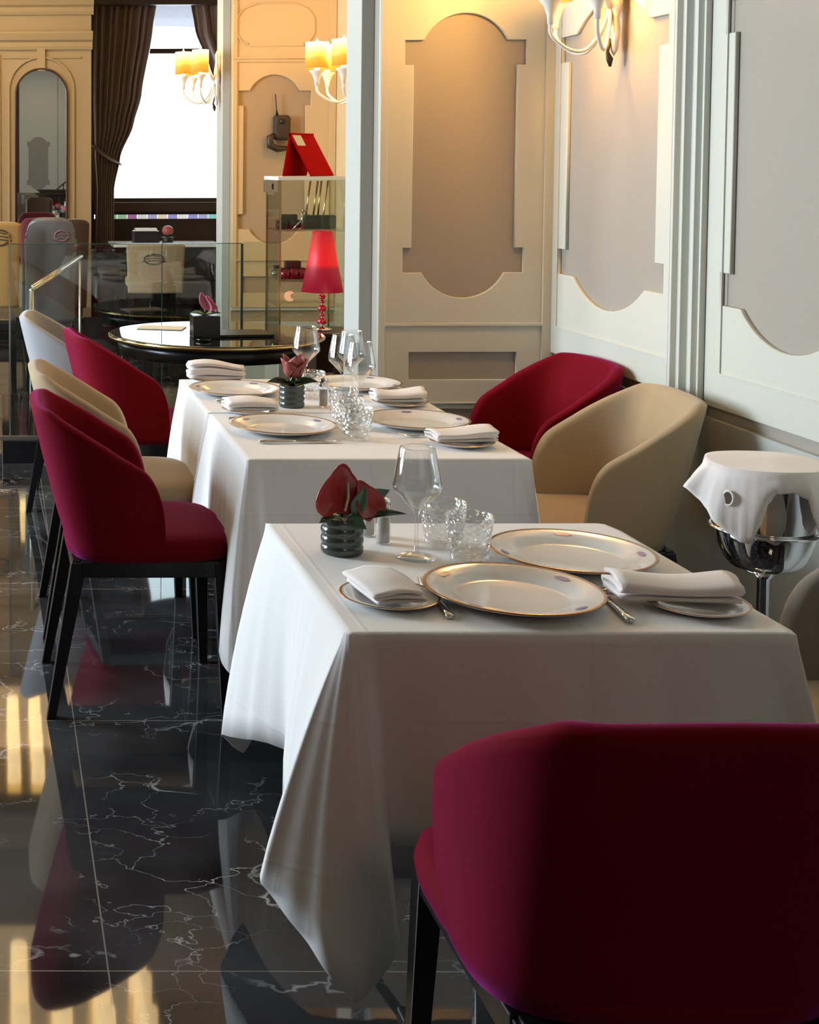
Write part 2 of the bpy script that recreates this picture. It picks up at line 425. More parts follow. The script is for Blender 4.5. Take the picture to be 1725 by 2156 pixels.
# right wall backing (taupe), dado (grey) and cream panelling with real cut-outs
bm = newbm(); box(bm, XW + 0.014, XW + 0.2, -2.1, 5.6, 0.0, CEIL); struct(obj('wall_right', bm, K['taupe']))
bm = newbm(); box(bm, XW2, XW2 + 0.1, 5.6, 9.06, 0.0, CEIL); box(bm, XW2, 3.3, 9.06, 9.16, 0, CEIL); box(bm, 3.3, 3.4, 9.06, 14.3, 0, CEIL); struct(obj('wall_right_alcove', bm, K['cream_glow']))
rp = lambda u, v, d: (XW + 0.014 - d, u, v)
segs = [(-1.9, -0.95, (-1.83, -1.02)), (-0.75, 0.75, (-0.35, 0.38)), (0.95, 1.95, None), (2.15, 4.072, (3.30, 3.995)), (4.275, 5.205, (4.335, 5.147))]
for a, b, s in segs:
    holes = [shield(*s)] if s else []
    struct(outline_mesh('trim_wall_panel', rect(a, b, 0.8246, CEIL - 0.01), holes, 0.014, rp, K['cream'] if b > 2 else K['darkwood']))  # unseen panels near the camera made dark wood to cut fill light
bm = newbm(); box(bm, XW - 0.004, XW + 0.014, -2.0, 5.2, 0.1, 0.79); struct(obj('trim_dado_right', bm, K['dado']))
bm = newbm(); box(bm, XW - 0.012, XW + 0.013, -2.0, 5.2, 0.0, 0.1); struct(obj('baseboard_right', bm, K['dado']))
# fine horizontal groove line at rail height (thin raised bead) on the panels
bm = newbm()
for a, b in ((4.29, 5.15), (2.3, 3.98), (-0.7, 0.7)):
    box(bm, XW - 0.0045, XW, a, b, 0.927, 0.932)
    for y in (a, b): box(bm, XW - 0.0045, XW, y - .0025, y + .0025, 0.932, CEIL - .4)
struct(obj('trim_rail_right', bm, K['cream'], bevel=0.001))
# reeded pilaster between panels
def reeds(y0, y1, name):
    bm = newbm(); w = y1 - y0
    prof = [(0, 0.0), (0.02, 0.02), (0.10, 0.022), (0.11, 0.006), (0.16, 0.006), (0.17, 0.028), (0.26, 0.030), (0.27, 0.012), (0.50, 0.012), (0.52, 0.034),
            (0.60, 0.036), (0.62, 0.014), (0.74, 0.014), (0.76, 0.026), (0.85, 0.026), (0.87, 0.008), (0.93, 0.008), (0.95, 0.018), (1.0, 0.018), (1.0, 0.0)]
    a = [bm.verts.new((XW - d, y1 - t * w, 0.8246)) for t, d in prof]
    b = [bm.verts.new((XW - d, y1 - t * w, CEIL - 0.01)) for t, d in prof]
    for i in range(len(prof) - 1): bm.faces.new((a[i], a[i + 1], b[i + 1], b[i]))
    bm.faces.new(a[::-1]); bm.faces.new(b)
    struct(obj(name, bm, K['trimc'], bevel=0.002))
reeds(4.073, 4.274, 'trim_pilaster'); reeds(1.955, 2.145, 'trim_pilaster'); reeds(0.755, 0.945, 'trim_pilaster'); reeds(-0.945, -0.755, 'trim_pilaster')

def pier(Y, dx, x1, depth, amber):
    """a projecting pier: stepped left return, cream front with a cut-out cartouche and a low rectangle"""
    root = bpy.data.objects.new('wall_pier', None); C.objects.link(root); root.location = (0, 0, 0); struct(root)
    cm = K['cream_glow'] if amber else K['cream']
    bm = newbm(); box(bm, 1.456 + dx, x1, Y + 0.016, Y + depth, 0, CEIL); obj('backing', bm, K['taupe_glow'] if amber else K['taupe'], root)
    bm = newbm(); box(bm, 1.405 + dx, 1.4555 + dx, Y + 0.077, Y + depth - .001, 0, CEIL); obj('corner_strip', bm, K['trim_daylit'], root, bevel=0.003)
    pp = lambda u, v, d: (u, Y + 0.016 - d, v)
    a, b = 1.456 + dx, x1 - 0.0
    s0, s1 = (1.552 + dx, 2.012 + dx) if dx == 0 else (1.544, 2.008)
    outline_mesh('front_panel', rect(a, b, 0.621, CEIL - .01), [shield(s0, s1), rect(s0 + 0.028, s1 - 0.02, 0.718, 0.824)], 0.016, pp, cm, root)
    # raised outer frame leaving the sunken field
    fr = 0.012
    outline_mesh('frame_moulding', rect(a + 0.001, b - .001, 0.625, 2.215), [rect(a + 0.03, b - 0.045, 0.938, 2.20), rect(a + 0.03, b - 0.045, 0.632, 0.925)], 0.010,
                 lambda u, v, d: (u, Y - d, v), cm, root, bevel=0.003)
    outline_mesh('upper_moulding', rect(a + 0.001, b - .001, 2.22, CEIL - .02), [rect(a + 0.03, b - 0.045, 2.235, CEIL - .1)], 0.010,
                 lambda u, v, d: (u, Y - d, v), cm, root, bevel=0.003)
    if dx:
        o2 = [(u, 0.0) for u in ()]
        q = [(s0 + .05 + .0, 2.30), (s0 + .05, 2.315), (s0 + .01, 2.33), (s0 - .02, 2.38), (s0 - .02, 2.48), (s0 + .02, 2.54), (s0 + .12, 2.58), (s1 - .12, 2.58), (s1 - .02, 2.54), (s1 + .02, 2.48), (s1 + .02, 2.38), (s1 - .01, 2.33), (s1 - .05, 2.315), (s1 - .05, 2.30)]
        cx, cz = (s0 + s1) / 2, 2.44
        qi = [(cx + (u - cx) * 0.965, cz + (v - cz) * 0.94) for u, v in q]
        outline_mesh('cartouche_bead', q, [qi], 0.008, lambda u, v, d: (u, Y - d, v), cm, root, bevel=0.002)
    bm = newbm()
    box(bm, a, x1, Y - .004, Y + .02, 0.605, 0.6209); box(bm, a - .0, x1, Y + .001, Y + .02, 0.0, 0.50); box(bm, a, x1, Y - .008, Y + .02, 0.50, 0.53)
    obj('plinth_moulding', bm, K['dado'], root, bevel=0.002)
    return root
pier(5.2145, 0.0, XW + 0.012, 0.30, False)
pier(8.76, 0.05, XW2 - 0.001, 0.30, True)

# left wall with three window openings
bm = newbm(); ys = [-2.6] + [v for ab in WIN_Y for v in ab] + [15.0]
for k in range(0, len(ys), 2): box(bm, WALL_X - .25, WALL_X, ys[k], ys[k + 1], 0, CEIL)
for a, b in WIN_Y:
    box(bm, WALL_X - .25, WALL_X, a, b, 0, 0.88); box(bm, WALL_X - .25, WALL_X, a, b, 3.42, CEIL)
struct(obj('wall_left', bm, K['amber']))
for k, (a, b) in enumerate(WIN_Y):
    bm = newbm()
    for y in (a, (a + b) / 2 - .03, b - .06): box(bm, WALL_X - .09, WALL_X - .02, y, y + .06, .88, 3.42)
    for z in (.88, 2.6, 3.36): box(bm, WALL_X - .088, WALL_X - .022, a + .001, b - .001, z, z + .06)
    struct(obj('window_%d' % (k + 2), bm, K['darkwood']))
# wall behind the camera: cream where mirrored, unseen panels darkened to cut bounce light
bm = newbm(); box(bm, WALL_X, XW + .2, -2.3, -2.13, 0, CEIL); struct(obj('wall_back', bm, K['taupe']))
bp_ = lambda u, v, d: (u, -2.13 + d, v)
for a in (-3.9, -2.7, -1.5, -0.3, 0.45, 1.25):
    b = a + (1.19 if a < 0.4 and a != -0.3 else 0.74 if a == -0.3 else 0.79)
    c = (a + b) / 2
    struct(outline_mesh('trim_wall_panel', rect(a, b, 0.62, CEIL - .01), [shield(c - .235, c + .235)] if a != -1.5 else [], 0.016, bp_, K['cream'] if a > 0.4 else K['darkwood']))
bm = newbm(); box(bm, WALL_X, XW, -2.13, -2.11, 0, 0.61); struct(obj('baseboard_back', bm, K['dado']))

# far wall: mirror bay, window recess
bm = newbm()
box(bm, WALL_X, 0.895, 13.02, 13.2, 0, CEIL); box(bm, 0.86, 0.895, 13.2, 14.1, 0, CEIL)
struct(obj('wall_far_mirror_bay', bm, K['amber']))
bm = newbm()
prof = [(0, 3.02), (0.05, 3.02), (0.07, 3.05), (0.12, 3.08), (0.12, 3.11), (0.06, 3.13), (0.0, 3.13)]
def cornice(z0, prof, x0, x1, y):
    bm = newbm()
    a = [bm.verts.new((x0, y - d, z0 + z)) for d, z in prof]; b = [bm.verts.new((x1, y - d, z0 + z)) for d, z in prof]
    for i in range(len(prof) - 1): bm.faces.new((a[i], a[i + 1], b[i + 1], b[i]))
    bm.faces.new(a); bm.faces.new(b[::-1])
    return bm
bm.free()
p1 = [(0, 0), (.03, 0), (.04, .03), (.04, .07), (.07, .09), (.09, .15), (.09, .17), (0, .18)]
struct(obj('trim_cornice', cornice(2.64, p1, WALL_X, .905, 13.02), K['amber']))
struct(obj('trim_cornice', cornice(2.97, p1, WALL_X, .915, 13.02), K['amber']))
bm = newbm()
def arch_ring(bm, cx, z0, z1, hw, w, y0, y1):
    pts_o = [(cx - hw - w, z0)]; pts_i = [(cx - hw, z0)]
    zc = z1 - hw
    for k in range(25):
        a = PI - PI * k / 24
        pts_o.append((cx + (hw + w) * math.cos(a), zc + (hw + w) * math.sin(a))); pts_i.append((cx + hw * math.cos(a), zc + hw * math.sin(a)))
    pts_o.append((cx + hw + w, z0)); pts_i.append((cx + hw, z0))
    for i in range(len(pts_o) - 1):
        q = [pts_o[i], pts_o[i + 1], pts_i[i + 1], pts_i[i]]
        f = [bm.verts.new((x, y0, z)) for x, z in q]; g = [bm.verts.new((x, y1, z)) for x, z in q]
        bm.faces.new(f)
        for k in range(4): bm.faces.new((f[k], f[(k + 1) % 4], g[(k + 1) % 4], g[k]))
arch_ring(bm, 0.418, 0.30, 2.56, 0.30, 0.018, 12.998, 13.02)
# pilaster strips, keystone and small notches round the arch
for x in (-0.15, 0.075, 0.755): pass
box(bm, 0.38, 0.456, 12.985, 13.02, 2.44, 2.66)
box(bm, 0.05, 0.35, 13.004, 13.02, 2.56, 2.575); box(bm, 0.49, 0.80, 13.004, 13.02, 2.56, 2.575)
box(bm, 0.0, 0.03, 13.004, 13.02, 0.9, 2.6); box(bm, -0.6, -0.57, 13.004, 13.02, 0.3, 2.6)
box(bm, -0.4, -0.03, 13.006, 13.02, 1.95, 1.965)
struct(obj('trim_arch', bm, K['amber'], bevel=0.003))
mr = thing('arched_mirror', 'tall arched wall mirror with a thin dark frame on the ochre far wall', 'mirror', (0.418, 13.0, 0))
def arch_poly(hw, z0, z1, n=24):
    zc = z1 - hw
    return [(-hw, z0)] + [(hw * math.cos(PI - PI * k / n), zc + hw * math.sin(PI - PI * k / n)) for k in range(n + 1)] + [(hw, z0)]
bm = newbm(); P_ = arch_poly(0.238, 0.62, 2.455)
f = [bm.verts.new((x, -0.006, z)) for x, z in P_]; g = [bm.verts.new((x, 0.012, z)) for x, z in P_]
bm.faces.new(f); bm.faces.new(g[::-1])
for k in range(len(f)): bm.faces.new((f[k], f[(k + 1) % len(f)], g[(k + 1) % len(g)], g[k]))
obj('mirror_glass', bm, K['mirror'], mr)
bm = newbm(); pts = [(x, -0.012, z) for x, z in arch_poly(0.243, 0.62, 2.46)]; tube(bm, pts + [pts[0]], 0.0095, 8)
obj('frame', bm, K['frame'], mr, True)

# window wall (recess) with opening X .93-2.3, Z 1.19-3.1 and a slot of coloured glass below
bm = newbm()
box(bm, 0.80, 1.0, 14.1, 14.3, 0, CEIL); box(bm, 2.75, 3.3, 14.1, 14.3, 0, CEIL)
box(bm, 1.0, 2.75, 14.1, 14.3, 3.25, CEIL); box(bm, 1.0, 2.75, 14.1, 14.3, 1.03, 1.16); box(bm, 1.0, 2.75, 14.1, 14.3, 0.0, 0.985)
struct(obj('wall_far_window', bm, K['darkwood']))
wf = bpy.data.objects.new('window_1', None); C.objects.link(wf); wf.location = (1.6, 14.08, 1.16); struct(wf)
bm = newbm()
box(bm, -0.6, -0.53, 0.02, 0.10, 0, 2.09); box(bm, 1.08, 1.15, 0.02, 0.10, 0, 2.09); box(bm, -0.53, 1.08, 0.02, 0.10, 0, 0.04); box(bm, -0.53, 1.08, 0.021, 0.099, 1.53, 1.58)
obj('window_frame', bm, K['darkwood'], wf, bevel=0.004)
bm = newbm(); box(bm, -0.52, 1.07, 0.055, 0.061, 0.04, 2.07); obj('pane', bm, K['glass'], wf)
bm = newbm(); box(bm, -0.62, 1.15, -0.12, 0.02, -0.10, 0.0); obj('window_sill', bm, K['darkwood'], wf, bevel=0.006)
cols = [(.3, .75, .6), (.2, .5, .3), (.4, .6, .4), (.45, .2, .4), (.9, .9, .9), (.5, .5, .8), (.9, .8, .6), (.4, .35, .7), (.9, .9, .9), (.35, .35, .75), (.45, .45, .75), (.3, .7, .6)]
sg = bpy.data.objects.new('window_5', None); C.objects.link(sg); sg.location = (1.63, 14.1, 0.985); struct(sg)
xx = -0.6
for k, c in enumerate(cols):
    w_ = 0.105; bm = newbm(); box(bm, xx, xx + w_ - .004, 0.02, 0.03, 0.0, 0.044)
    mm = mat('coloured_glass_%d' % k, c, 0.1, emis=c, estr=0.55)
    obj('coloured_glass_pane', bm, mm, sg); xx += w_
# outside
bm = newbm(); box(bm, 0.2, 4.5, 19.0, 19.3, -1, 2.6); struct(obj('wall_outside', bm, K['outwhite']))
aw = newbm(); grid(aw, lambda u, v: (0.6 + u * 3.0, 14.32 + v * 2.2, 2.98 + 0.34 * math.sin(PI * (0.15 + .75 * u)) - 0.10 * v), 20, 4)
o = thicken(obj('awning', aw, K['awning'], smooth=True), 0.02); tag(o, 'grey arched awning outside at the top of the far window', 'awning')
bm = newbm(); random.seed(3)
for k in range(40):
    c = (1.0 + random.random() * 1.8, 17.6 + random.random() * .5, 3.55 + random.random() * .5)
    bmesh.ops.create_icosphere(bm, subdivisions=1, radius=0.16, matrix=Matrix.Translation(c))
o = obj('tree_foliage', bm, K['foliage'], smooth=True); tag(o, 'pale green leaves seen through the top of the far window', 'foliage', kind='stuff')

# curtains
def curtain(name, label, keyL, keyR, y, pleats, tie=None):
    root = thing(name, label, 'curtain', ((keyL[0][1] + keyR[0][1]) / 2, y, 0.0))
    ox = root.location.x
    def lerp(keys, z):
        for (za, xa), (zb, xb) in zip(keys, keys[1:]):
            if zb <= z <= za:
                t = (za - z) / (za - zb); t = t * t * (3 - 2 * t) * .5 + t * .5; return xa + (xb - xa) * t
        return keys[-1][1]
    zt, zb = keyL[0][0], keyL[-1][0]
    def f(u, v):
        z = zt + (zb - zt) * v
        a, b = lerp(keyL, z), lerp(keyR, z); w = b - a
        x = a + w * (u + 0.012 * math.sin(u * 2 * PI * pleats * .5))
        amp = min(0.045, 0.012 + 0.03 * 0.5 / max(w, .12)) if w > .1 else .02
        return (x - ox, amp * math.sin(u * 2 * PI * pleats + 0.6 * math.sin(v * 5)) + 0.012 * math.sin(u * 31 + v * 3), z)
    bm = newbm(); grid(bm, f, 160, 60)
    thicken(obj('drape', bm, K['curtain'], root, True), 0.004)
    if tie:
        bm = newbm(); x0, z0, x1, z1 = tie
        pts = [(x0 - ox + (x1 - x0) * t, -0.075 * math.sin(PI * min(1, t * 1.0)) - .01, z0 + (z1 - z0) * t - 0.03 * math.sin(PI * t)) for t in [k / 14 for k in range(15)]]
        tube(bm, pts, 0.032, 10, True, 0.4); obj('tieback', bm, K['curtain'], root, True)
    return root
curtain('curtain', 'brown satin curtain gathered by a tieback at the left of the far window', [(3.2, .93), (2.24, .94), (1.63, .965), (1.3, .99), (0.02, .95)],
        [(3.2, 1.60), (2.9, 1.56), (2.24, 1.45), (1.95, 1.37), (1.63, 1.235), (1.3, 1.17), (0.02, 1.17)], 13.7, 9, (0.96, 1.74, 1.235, 1.56))
curtain('curtain', 'right-hand brown satin curtain beside the glowing wall lamp at the far window', [(3.2, 1.93), (2.9, 1.98), (2.5, 2.14), (2.2, 2.30), (0.02, 2.45)],
        [(3.2, 2.6), (0.02, 2.7)], 13.7, 4)
bm = newbm(); box(bm, 0.9, 2.8, 13.52, 13.6, 3.12, 3.5); o = obj('curtain_pelmet', bm, K['darkwood'], bevel=.01)
bm2 = newbm(); struct(o); bm2.free()

# ------------------------------------------------------------------ lamps of the room
def sconce(name, label, loc, rz, n_arms=3, power=4.0):
    """local +Y points out of the wall"""
    r = thing(name, label, 'wall lamp', loc, rz, None)
    bm = newbm(); prof = [(0.0, -.16), (.018, -.14), (.03, -.08), (.022, -.03), (.04, 0.02), (.03, .07), (.014, .13), (.02, .17), (0.0, .20)]
    lathe(bm, prof, 16); 
    for v in bm.verts: v.co.y = v.co.y * .55 + .018
    obj('back_plate', bm, K['whitep'], r, True)
    bm = newbm()
    for k in range(7):
        a = -0.9 + k * .3; 
        pts = [(0.0, .035, 0.0), (.05 * math.sin(a), .06, .04 * math.cos(a)), (.085 * math.sin(a), .075, .075 * math.cos(a) + .01)]
        tube(bm, pts, [.008, .013, .002], 6, True, .5)
    obj('leaf_ornament', bm, K['whitep'], r, True)
    bm = newbm(); tube(bm, [(0, .03, -.10), (.0, .04, -.145), (0, .032, -.17), (.0, .03, -.195)], [.005, .006, .012, .004], 8); obj('finial', bm, K['darkmetal'], r, True)
    for k, a in enumerate((-0.95, 0.0, 0.95)[:n_arms]):
        d = Vector((math.sin(a), math.cos(a), 0))
        def P(t, z): return (d.x * t + 0, d.y * t + .03, z)
        bm = newbm()
        pts = catmull([P(0.0, .03), P(.03, -.07), P(.08, -.135), P(.13, -.14), P(.18, -.11), P(.203, -.08), P(.205, -.045)], 6)
        tube(bm, pts, 0.0065, 8); arm = obj('arm', bm, K['whitep'], r, True)
        bm = newbm(); lathe(bm, [(0, -.055), (.010, -.05), (.012, -.02), (.024, .015), (.036, .028), (.036, .034), (0, .034)], 18, (d.x * .205, d.y * .205 + .03, 0))
        obj('cup', bm, K['whitep'], arm, True)
        bm = newbm(); lathe(bm, [(.050, 0), (.054, .0), (.054, .145), (.050, .145), (.050, 0)], 24)
        obj('shade', bm, K['candle'], arm, True, loc=(d.x * .205, d.y * .205 + .03, .045))
        bm = newbm(); lathe(bm, [(0, 0), (.012, .0), (.012, .09), (.016, .12), (.010, .15), (0, .175)], 12)
        obj('candle', bm, K['bulb'], arm, True, loc=(d.x * .205, d.y * .205 + .03, .038))
    c, s = math.cos(rz), math.sin(rz)
    l = Vector((-s * 0.2, c * 0.2, .13)) + Vector(loc)
    point('sconce_glow', l, power, WARM, 0.08)
    point('sconce_glow', Vector((-s * 0.2, c * 0.2, .27)) + Vector(loc), power * .5, WARM, 0.05)
    return r
sconce('wall_sconce', 'white painted wall lamp on the right wall, cut off by the top of the picture', (2.113, 4.665, 2.07), PI / 2, power=38)
s3 = sconce('wall_sconce', 'lit three-candle wall lamp above the glass showcase, partly hidden by the pier', (2.166, 8.02, 2.06), PI / 2, power=13); s3.scale = (1.15, 1.25, 1.05)
sconce('wall_sconce', 'lit candle wall lamp on the far pier in front of the bright window', (1.45, 8.93, 2.09), PI / 2, power=6)
# lit crystal ceiling fittings (the floor mirrors them)
for i, (x0, x1, y0, y1, z0) in enumerate(((-0.95, 0.80, 10.6, 12.2, 3.22), (-1.2, 0.95, 6.9, 8.15, 3.15))):
    r = thing('crystal_ceiling_lamp', ('lit crystal ceiling lamp mirrored in the marble behind the left chairs', 'lit crystal ceiling lamp mirrored at the bottom left of the marble floor')[i], 'ceiling lamp', ((x0 + x1) / 2, (y0 + y1) / 2, 3.6))
    cx, cy = r.location.x, r.location.y
    bm = newbm(); box(bm, x0 - cx, x1 - cx, y0 - cy, y1 - cy, -.14, -.0); obj('frame', bm, K['brass'], r, bevel=.01)
    bm = newbm(); nx = 9; ny = 4
    for a in range(nx):
        for b in range(ny):
            lathe(bm, [(0, z0 - 3.6), (.05, z0 - 3.6 + .01), (.055, -.145), (0, -.145)], 10, (x0 - cx + (a + .5) * (x1 - x0) / nx, y0 - cy + (b + .5) * (y1 - y0) / ny, 0))
    o = obj('crystal_tubes', bm, K['crystal'], r, True); o['kind'] = 'stuff'
area('ceiling_lamp_and_fill_glow', (-0.1, 11.4, 3.15), (0, 0, 0), 1.5, 1.3, 10, (1, .66, .33))
area('ceiling_lamp_and_fill_glow', (-0.1, 7.5, 3.08), (0, 0, 0), 1.8, 1.1, 10, (1, .70, .4))

# ------------------------------------------------------------------ chairs
def supr(a, n):
    c, s = math.cos(a), math.sin(a)
    return (math.copysign(abs(c) ** (2 / n), c), math.copysign(abs(s) ** (2 / n), s))
def shell_bm(ztop=.868, zarm=.665, zbot=.445, thick=.042):
    """barrel back: a wrapped shell, high at the back, sweeping down into the arms"""
    ctl = [(0, -.300), (.09, -.299), (.165, -.288), (.222, -.250), (.256, -.185), (.271, -.105), (.274, -.02), (.266, .072)]
    half = catmull([list(p) for p in ctl], 14)
    acc = [0]
    for a, b in zip(half, half[1:]): acc.append(acc[-1] + math.hypot(b[0] - a[0], b[1] - a[1]))
    def plan(s):
        d = s * acc[-1]
        for k in range(len(half) - 1):
            if acc[k + 1] >= d - 1e-9:
                t = (d - acc[k]) / (acc[k + 1] - acc[k]); p = Vector(half[k]).lerp(Vector(half[k + 1]), t)
                return p
        return Vector(half[-1])
    bm = newbm(); n = 96; rings = []
    for i in range(n + 1):
        u = -1 + 2 * i / n
        u = math.copysign(1 - (1 - abs(u)) ** 1.25, u)      # finer near the arm fronts
        s = abs(u); sg = 1 if u >= 0 else -1
        p = plan(s); p2 = plan(min(1, s + .02)); p0 = plan(max(0, s - .02))
        tan = (p2 - p0).normalized() if s > .001 else Vector((1, 0))
        pt = Vector((sg * p.x, p.y, 0)); inward = Vector((sg * -tan.y, tan.x, 0))
        yb = p.y if p.y > -.06 else -.06 + (p.y + .06) * .52
        pb = Vector((sg * p.x * .865, yb, 0))
        if s < .36: z = ztop - .008 * (s / .36) ** 2
        else:
            t = (s - .36) / .64
            z = ztop - .008 - (ztop - .008 - zarm) * (t ** 1.15)
            if t > .80: z -= (zarm - zbot - .09) * (1 - math.sqrt(max(0, 1 - ((t - .80) / .20) ** 2.6)))
        th = thick * (1 - 0.30 * max(0, (s - .93) / .07) ** 2)
        # the arm front leans back toward the seat
        sec = []; H_ = z - zbot; zmax = ztop - zbot
        def pos(f): return pb.lerp(pt, (f * H_ / zmax) ** .85)
        for f in (0, .08, .25, .45, .65, .82, .93):
            q = pos(f); sec.append(Vector((q.x, q.y, zbot + H_ * f)))
        top = pos(1.0)
        for k in range(1, 8):
            a = PI * k / 8
            sec.append(Vector((top.x, top.y, z - th * .30)) + inward * (th * .5 * (1 - math.cos(a))) + Vector((0, 0, th * .42 * math.sin(a))))
        for f in (.93, .75, .5, .25, 0.0):
            q = pos(f) + inward * (th * (1.0 + .25 * (1 - f))); sec.append(Vector((q.x, q.y, zbot + H_ * f)))
        rings.append([bm.verts.new(v) for v in sec])
    m = len(rings[0])
    for A, B in zip(rings, rings[1:]):
        for k in range(m): bm.faces.new((A[k], A[(k + 1) % m], B[(k + 1) % m], B[k]))
    bm.faces.new(rings[0]); bm.faces.new(rings[-1][::-1])
    return bm

def seat_bm(hw=.243, y0=-.2, y1=.272, z0=.443, z1=.515):
    bm = newbm(); n = 56
    prof = [(0.90, 0.0), (0.985, .10), (1.0, .42), (.975, .72), (.90, .90), (.72, .98), (.4, 1.03), (0, 1.05)]
    cy = (y0 + y1) / 2; hy = (y1 - y0) / 2
    rings = []
    for sc_, zz in prof:
        if sc_ == 0: rings.append([bm.verts.new((0, cy, z0 + (z1 - z0) * zz))]); continue
        ring = []
        for k in range(n):
            c, s = supr(2 * PI * k / n, 4.2)
            x = hw * c * sc_; y = cy + hy * s * sc_
            if y < cy: x *= 1 - 0.10 * (cy - y) / hy
            ring.append(bm.verts.new((x, y, z0 + (z1 - z0) * zz)))
        rings.append(ring)
    for A, B in zip(rings, rings[1:]):
        for k in range(n):
            k2 = (k + 1) % n
            if len(B) == 1: bm.faces.new((A[k], A[k2], B[0]))
            else: bm.faces.new((A[k], A[k2], B[k2], B[k]))
    bm.faces.new(rings[0][::-1])
    return bm

def sq_leg(p0, p1, a0, a1):
    bm = newbm(); vs = []
    for p, a in ((p0, a0), (p1, a1)):
        vs.append([bm.verts.new((p[0] + sx * a, p[1] + sy * a, p[2])) for sx, sy in ((-1, -1), (1, -1), (1, 1), (-1, 1))])
    for k in range(4): bm.faces.new((vs[0][k], vs[0][(k + 1) % 4], vs[1][(k + 1) % 4], vs[1][k]))
    bm.faces.new(vs[0]); bm.faces.new(vs[1][::-1])
    return bm

def make_chair(label, mshell, mseat, loc, rz, name='dining_chair', group=None):
    t = thing(name, label, 'chair', loc, rz, group)
    obj('backrest', shell_bm(), mshell, t, True)
    obj('seat', seat_bm(), mseat, t, True)
    bm = newbm()
    box(bm, -.205, .205, -.185, -.16, .397, .445); box(bm, -.215, .215, .225, .25, .397, .445)
    box(bm, -.215, -.19, -.16, .225, .3975, .4445); box(bm, .19, .215, -.16, .225, .3975, .4445)
    obj('seat_frame', bm, K['blackwood'], t, bevel=.003)
    for s in (-1, 1):
        obj('leg', sq_leg((s * .195, .232, .44), (s * .215, .245, 0), .021, .013), K['blackwood'], t, bevel=.003)
        obj('leg', sq_leg((s * .19, -.165, .44), (s * .215, -.245, 0), .022, .013), K['blackwood'], t, bevel=.003)
    return t
G = None
ch_red = make_chair('crimson velvet barrel chair nearest on the left, tucked toward the middle tables', K['red'], K['red'], (0.39, 3.955, 0), -PI / 2)
ch_beige = make_chair('beige velvet barrel chair on the left, wedged behind the nearest crimson chair', K['beige'], K['beige'], (0.40, 4.60, 0), -PI / 2)
dup(ch_red, (0.575, 5.55, 0), -PI / 2 + 0.12, 'magenta-red velvet barrel chair on the left, farther back near the round table')
make_chair('beige velvet chair, coloured grey as by daylight, at the far left, before the marble kerb', K['beige_daylit'], K['beige_daylit'], (0.40, 6.20, 0), -PI / 2 - 0.10)
fc = dup(ch_red, (0.874, 1.87, 0), 0.0, 'large crimson velvet chair in the foreground, seen from behind'); fc.scale = (1, 1, 1.012)
dup(ch_beige, (1.748, 4.05, 0), PI / 2 - 0.05, 'beige velvet barrel chair by the right wall, next to the champagne bucket')
dup(ch_red, (1.805, 4.70, 0), PI / 2 + 0.10, 'dark red velvet chair in the corner by the right wall behind the beige one')
make_chair('beige velvet chair, coloured grey-brown as in shade, cut off by the right edge beside the near table', K['beige_shaded'], K['beige'], (1.655, 2.50, 0), PI / 2)
# farther chairs
make_chair('brown chair with burgundy seat at the right of the round table, half behind the pier', K['brownv'], K['burg'], (1.70, 6.18, 0), PI / 2 + .2)

def highback(label, m, loc, rz, w, z0, z1, emb, seatm, top_round=.07):
    t = thing('high_back_chair', label, 'chair', loc, rz)
    def f(u, v):
        x = (u - .5) * w; z = z0 + (z1 - z0) * v
        e = abs(u - .5) * 2
        if v > .8: z -= top_round * (e ** 6) * ((v - .8) / .2)
        return (x * (0.92 + .08 * v), -.02 + .05 * e * e - .05 * v, z)
    bm = newbm(); grid(bm, f, 25, 25); thicken(obj('backrest', bm, m, t, True), .05, 0)
    bm = newbm(); box(bm, -w / 2 * .9, w / 2 * .9, .02, .46, .44, .54); obj('seat', bm, seatm, t, bevel=.03)
    for sx in (-1, 1):
        for y in (.05, .42): obj('leg', sq_leg((sx * w * .4, y, .44), (sx * w * .42, y + (.02 if y > .1 else -.03), 0), .02, .014), K['blackwood'], t)
    if emb:
        bm = newbm(); ez, ex, rx, rzz = emb[:4]
        def Y_(x, z): return -.047 - .05 * (z - z0) / (z1 - z0) + .05 * (x / (w / 2)) ** 2
        pts = [(ex + rx * math.cos(a), Y_(ex + rx * math.cos(a), ez + rzz * math.sin(a)), ez + rzz * math.sin(a)) for a in [2 * PI * k / 32 for k in range(33)]]
        tube(bm, pts, .006, 6); 
        for k in range(3): tube(bm, [(ex + q * rx * (1.2 - .3 * k), Y_(ex + q * rx * (1.2 - .3 * k), ez), ez + (k - 1) * .022 + .012 * (1 - abs(q))) for q in (-1, -.5, 0, .5, 1)], .004, 6)
        obj('embroidered_emblem', bm, emb[4], t, True)
    return t
highback('beige chair with a dark oval emblem on its back at the far window table', K['beige'], (1.385, 11.95, 0), 0, .50, .42, .85, (.72, -.02, .085, .045, K['emblem']), K['beige'], .01)
highback('tall glossy grey chair back with a rounded top, behind the stair glass', K['grey'], (0.35, 9.05, 0), 0.0, .33, .50, 1.20, (1.08, .07, .045, .035, K['pinkemb']), K['grey'], .12)
highback('dark brown chair just right of the tall grey chair before the ochre wall', K['brownv'], (0.49, 9.75, 0), 0.15, .30, .52, 1.16, None, K['brownv'], .03)
highback('ochre-backed chair with an oval emblem cut off by the left edge', K['ochre'], (-0.07, 8.85, 0), 0.0, .42, .62, 1.18, (1.08, .08, .065, .05, K['emblem']), K['leather'], .01)
o = make_chair('dark red chair top in front of the arched mirror', K['burg'], K['burg'], (0.40, 12.5, 0.20), 0.0)
o.scale = (.78, .78, 1.0)
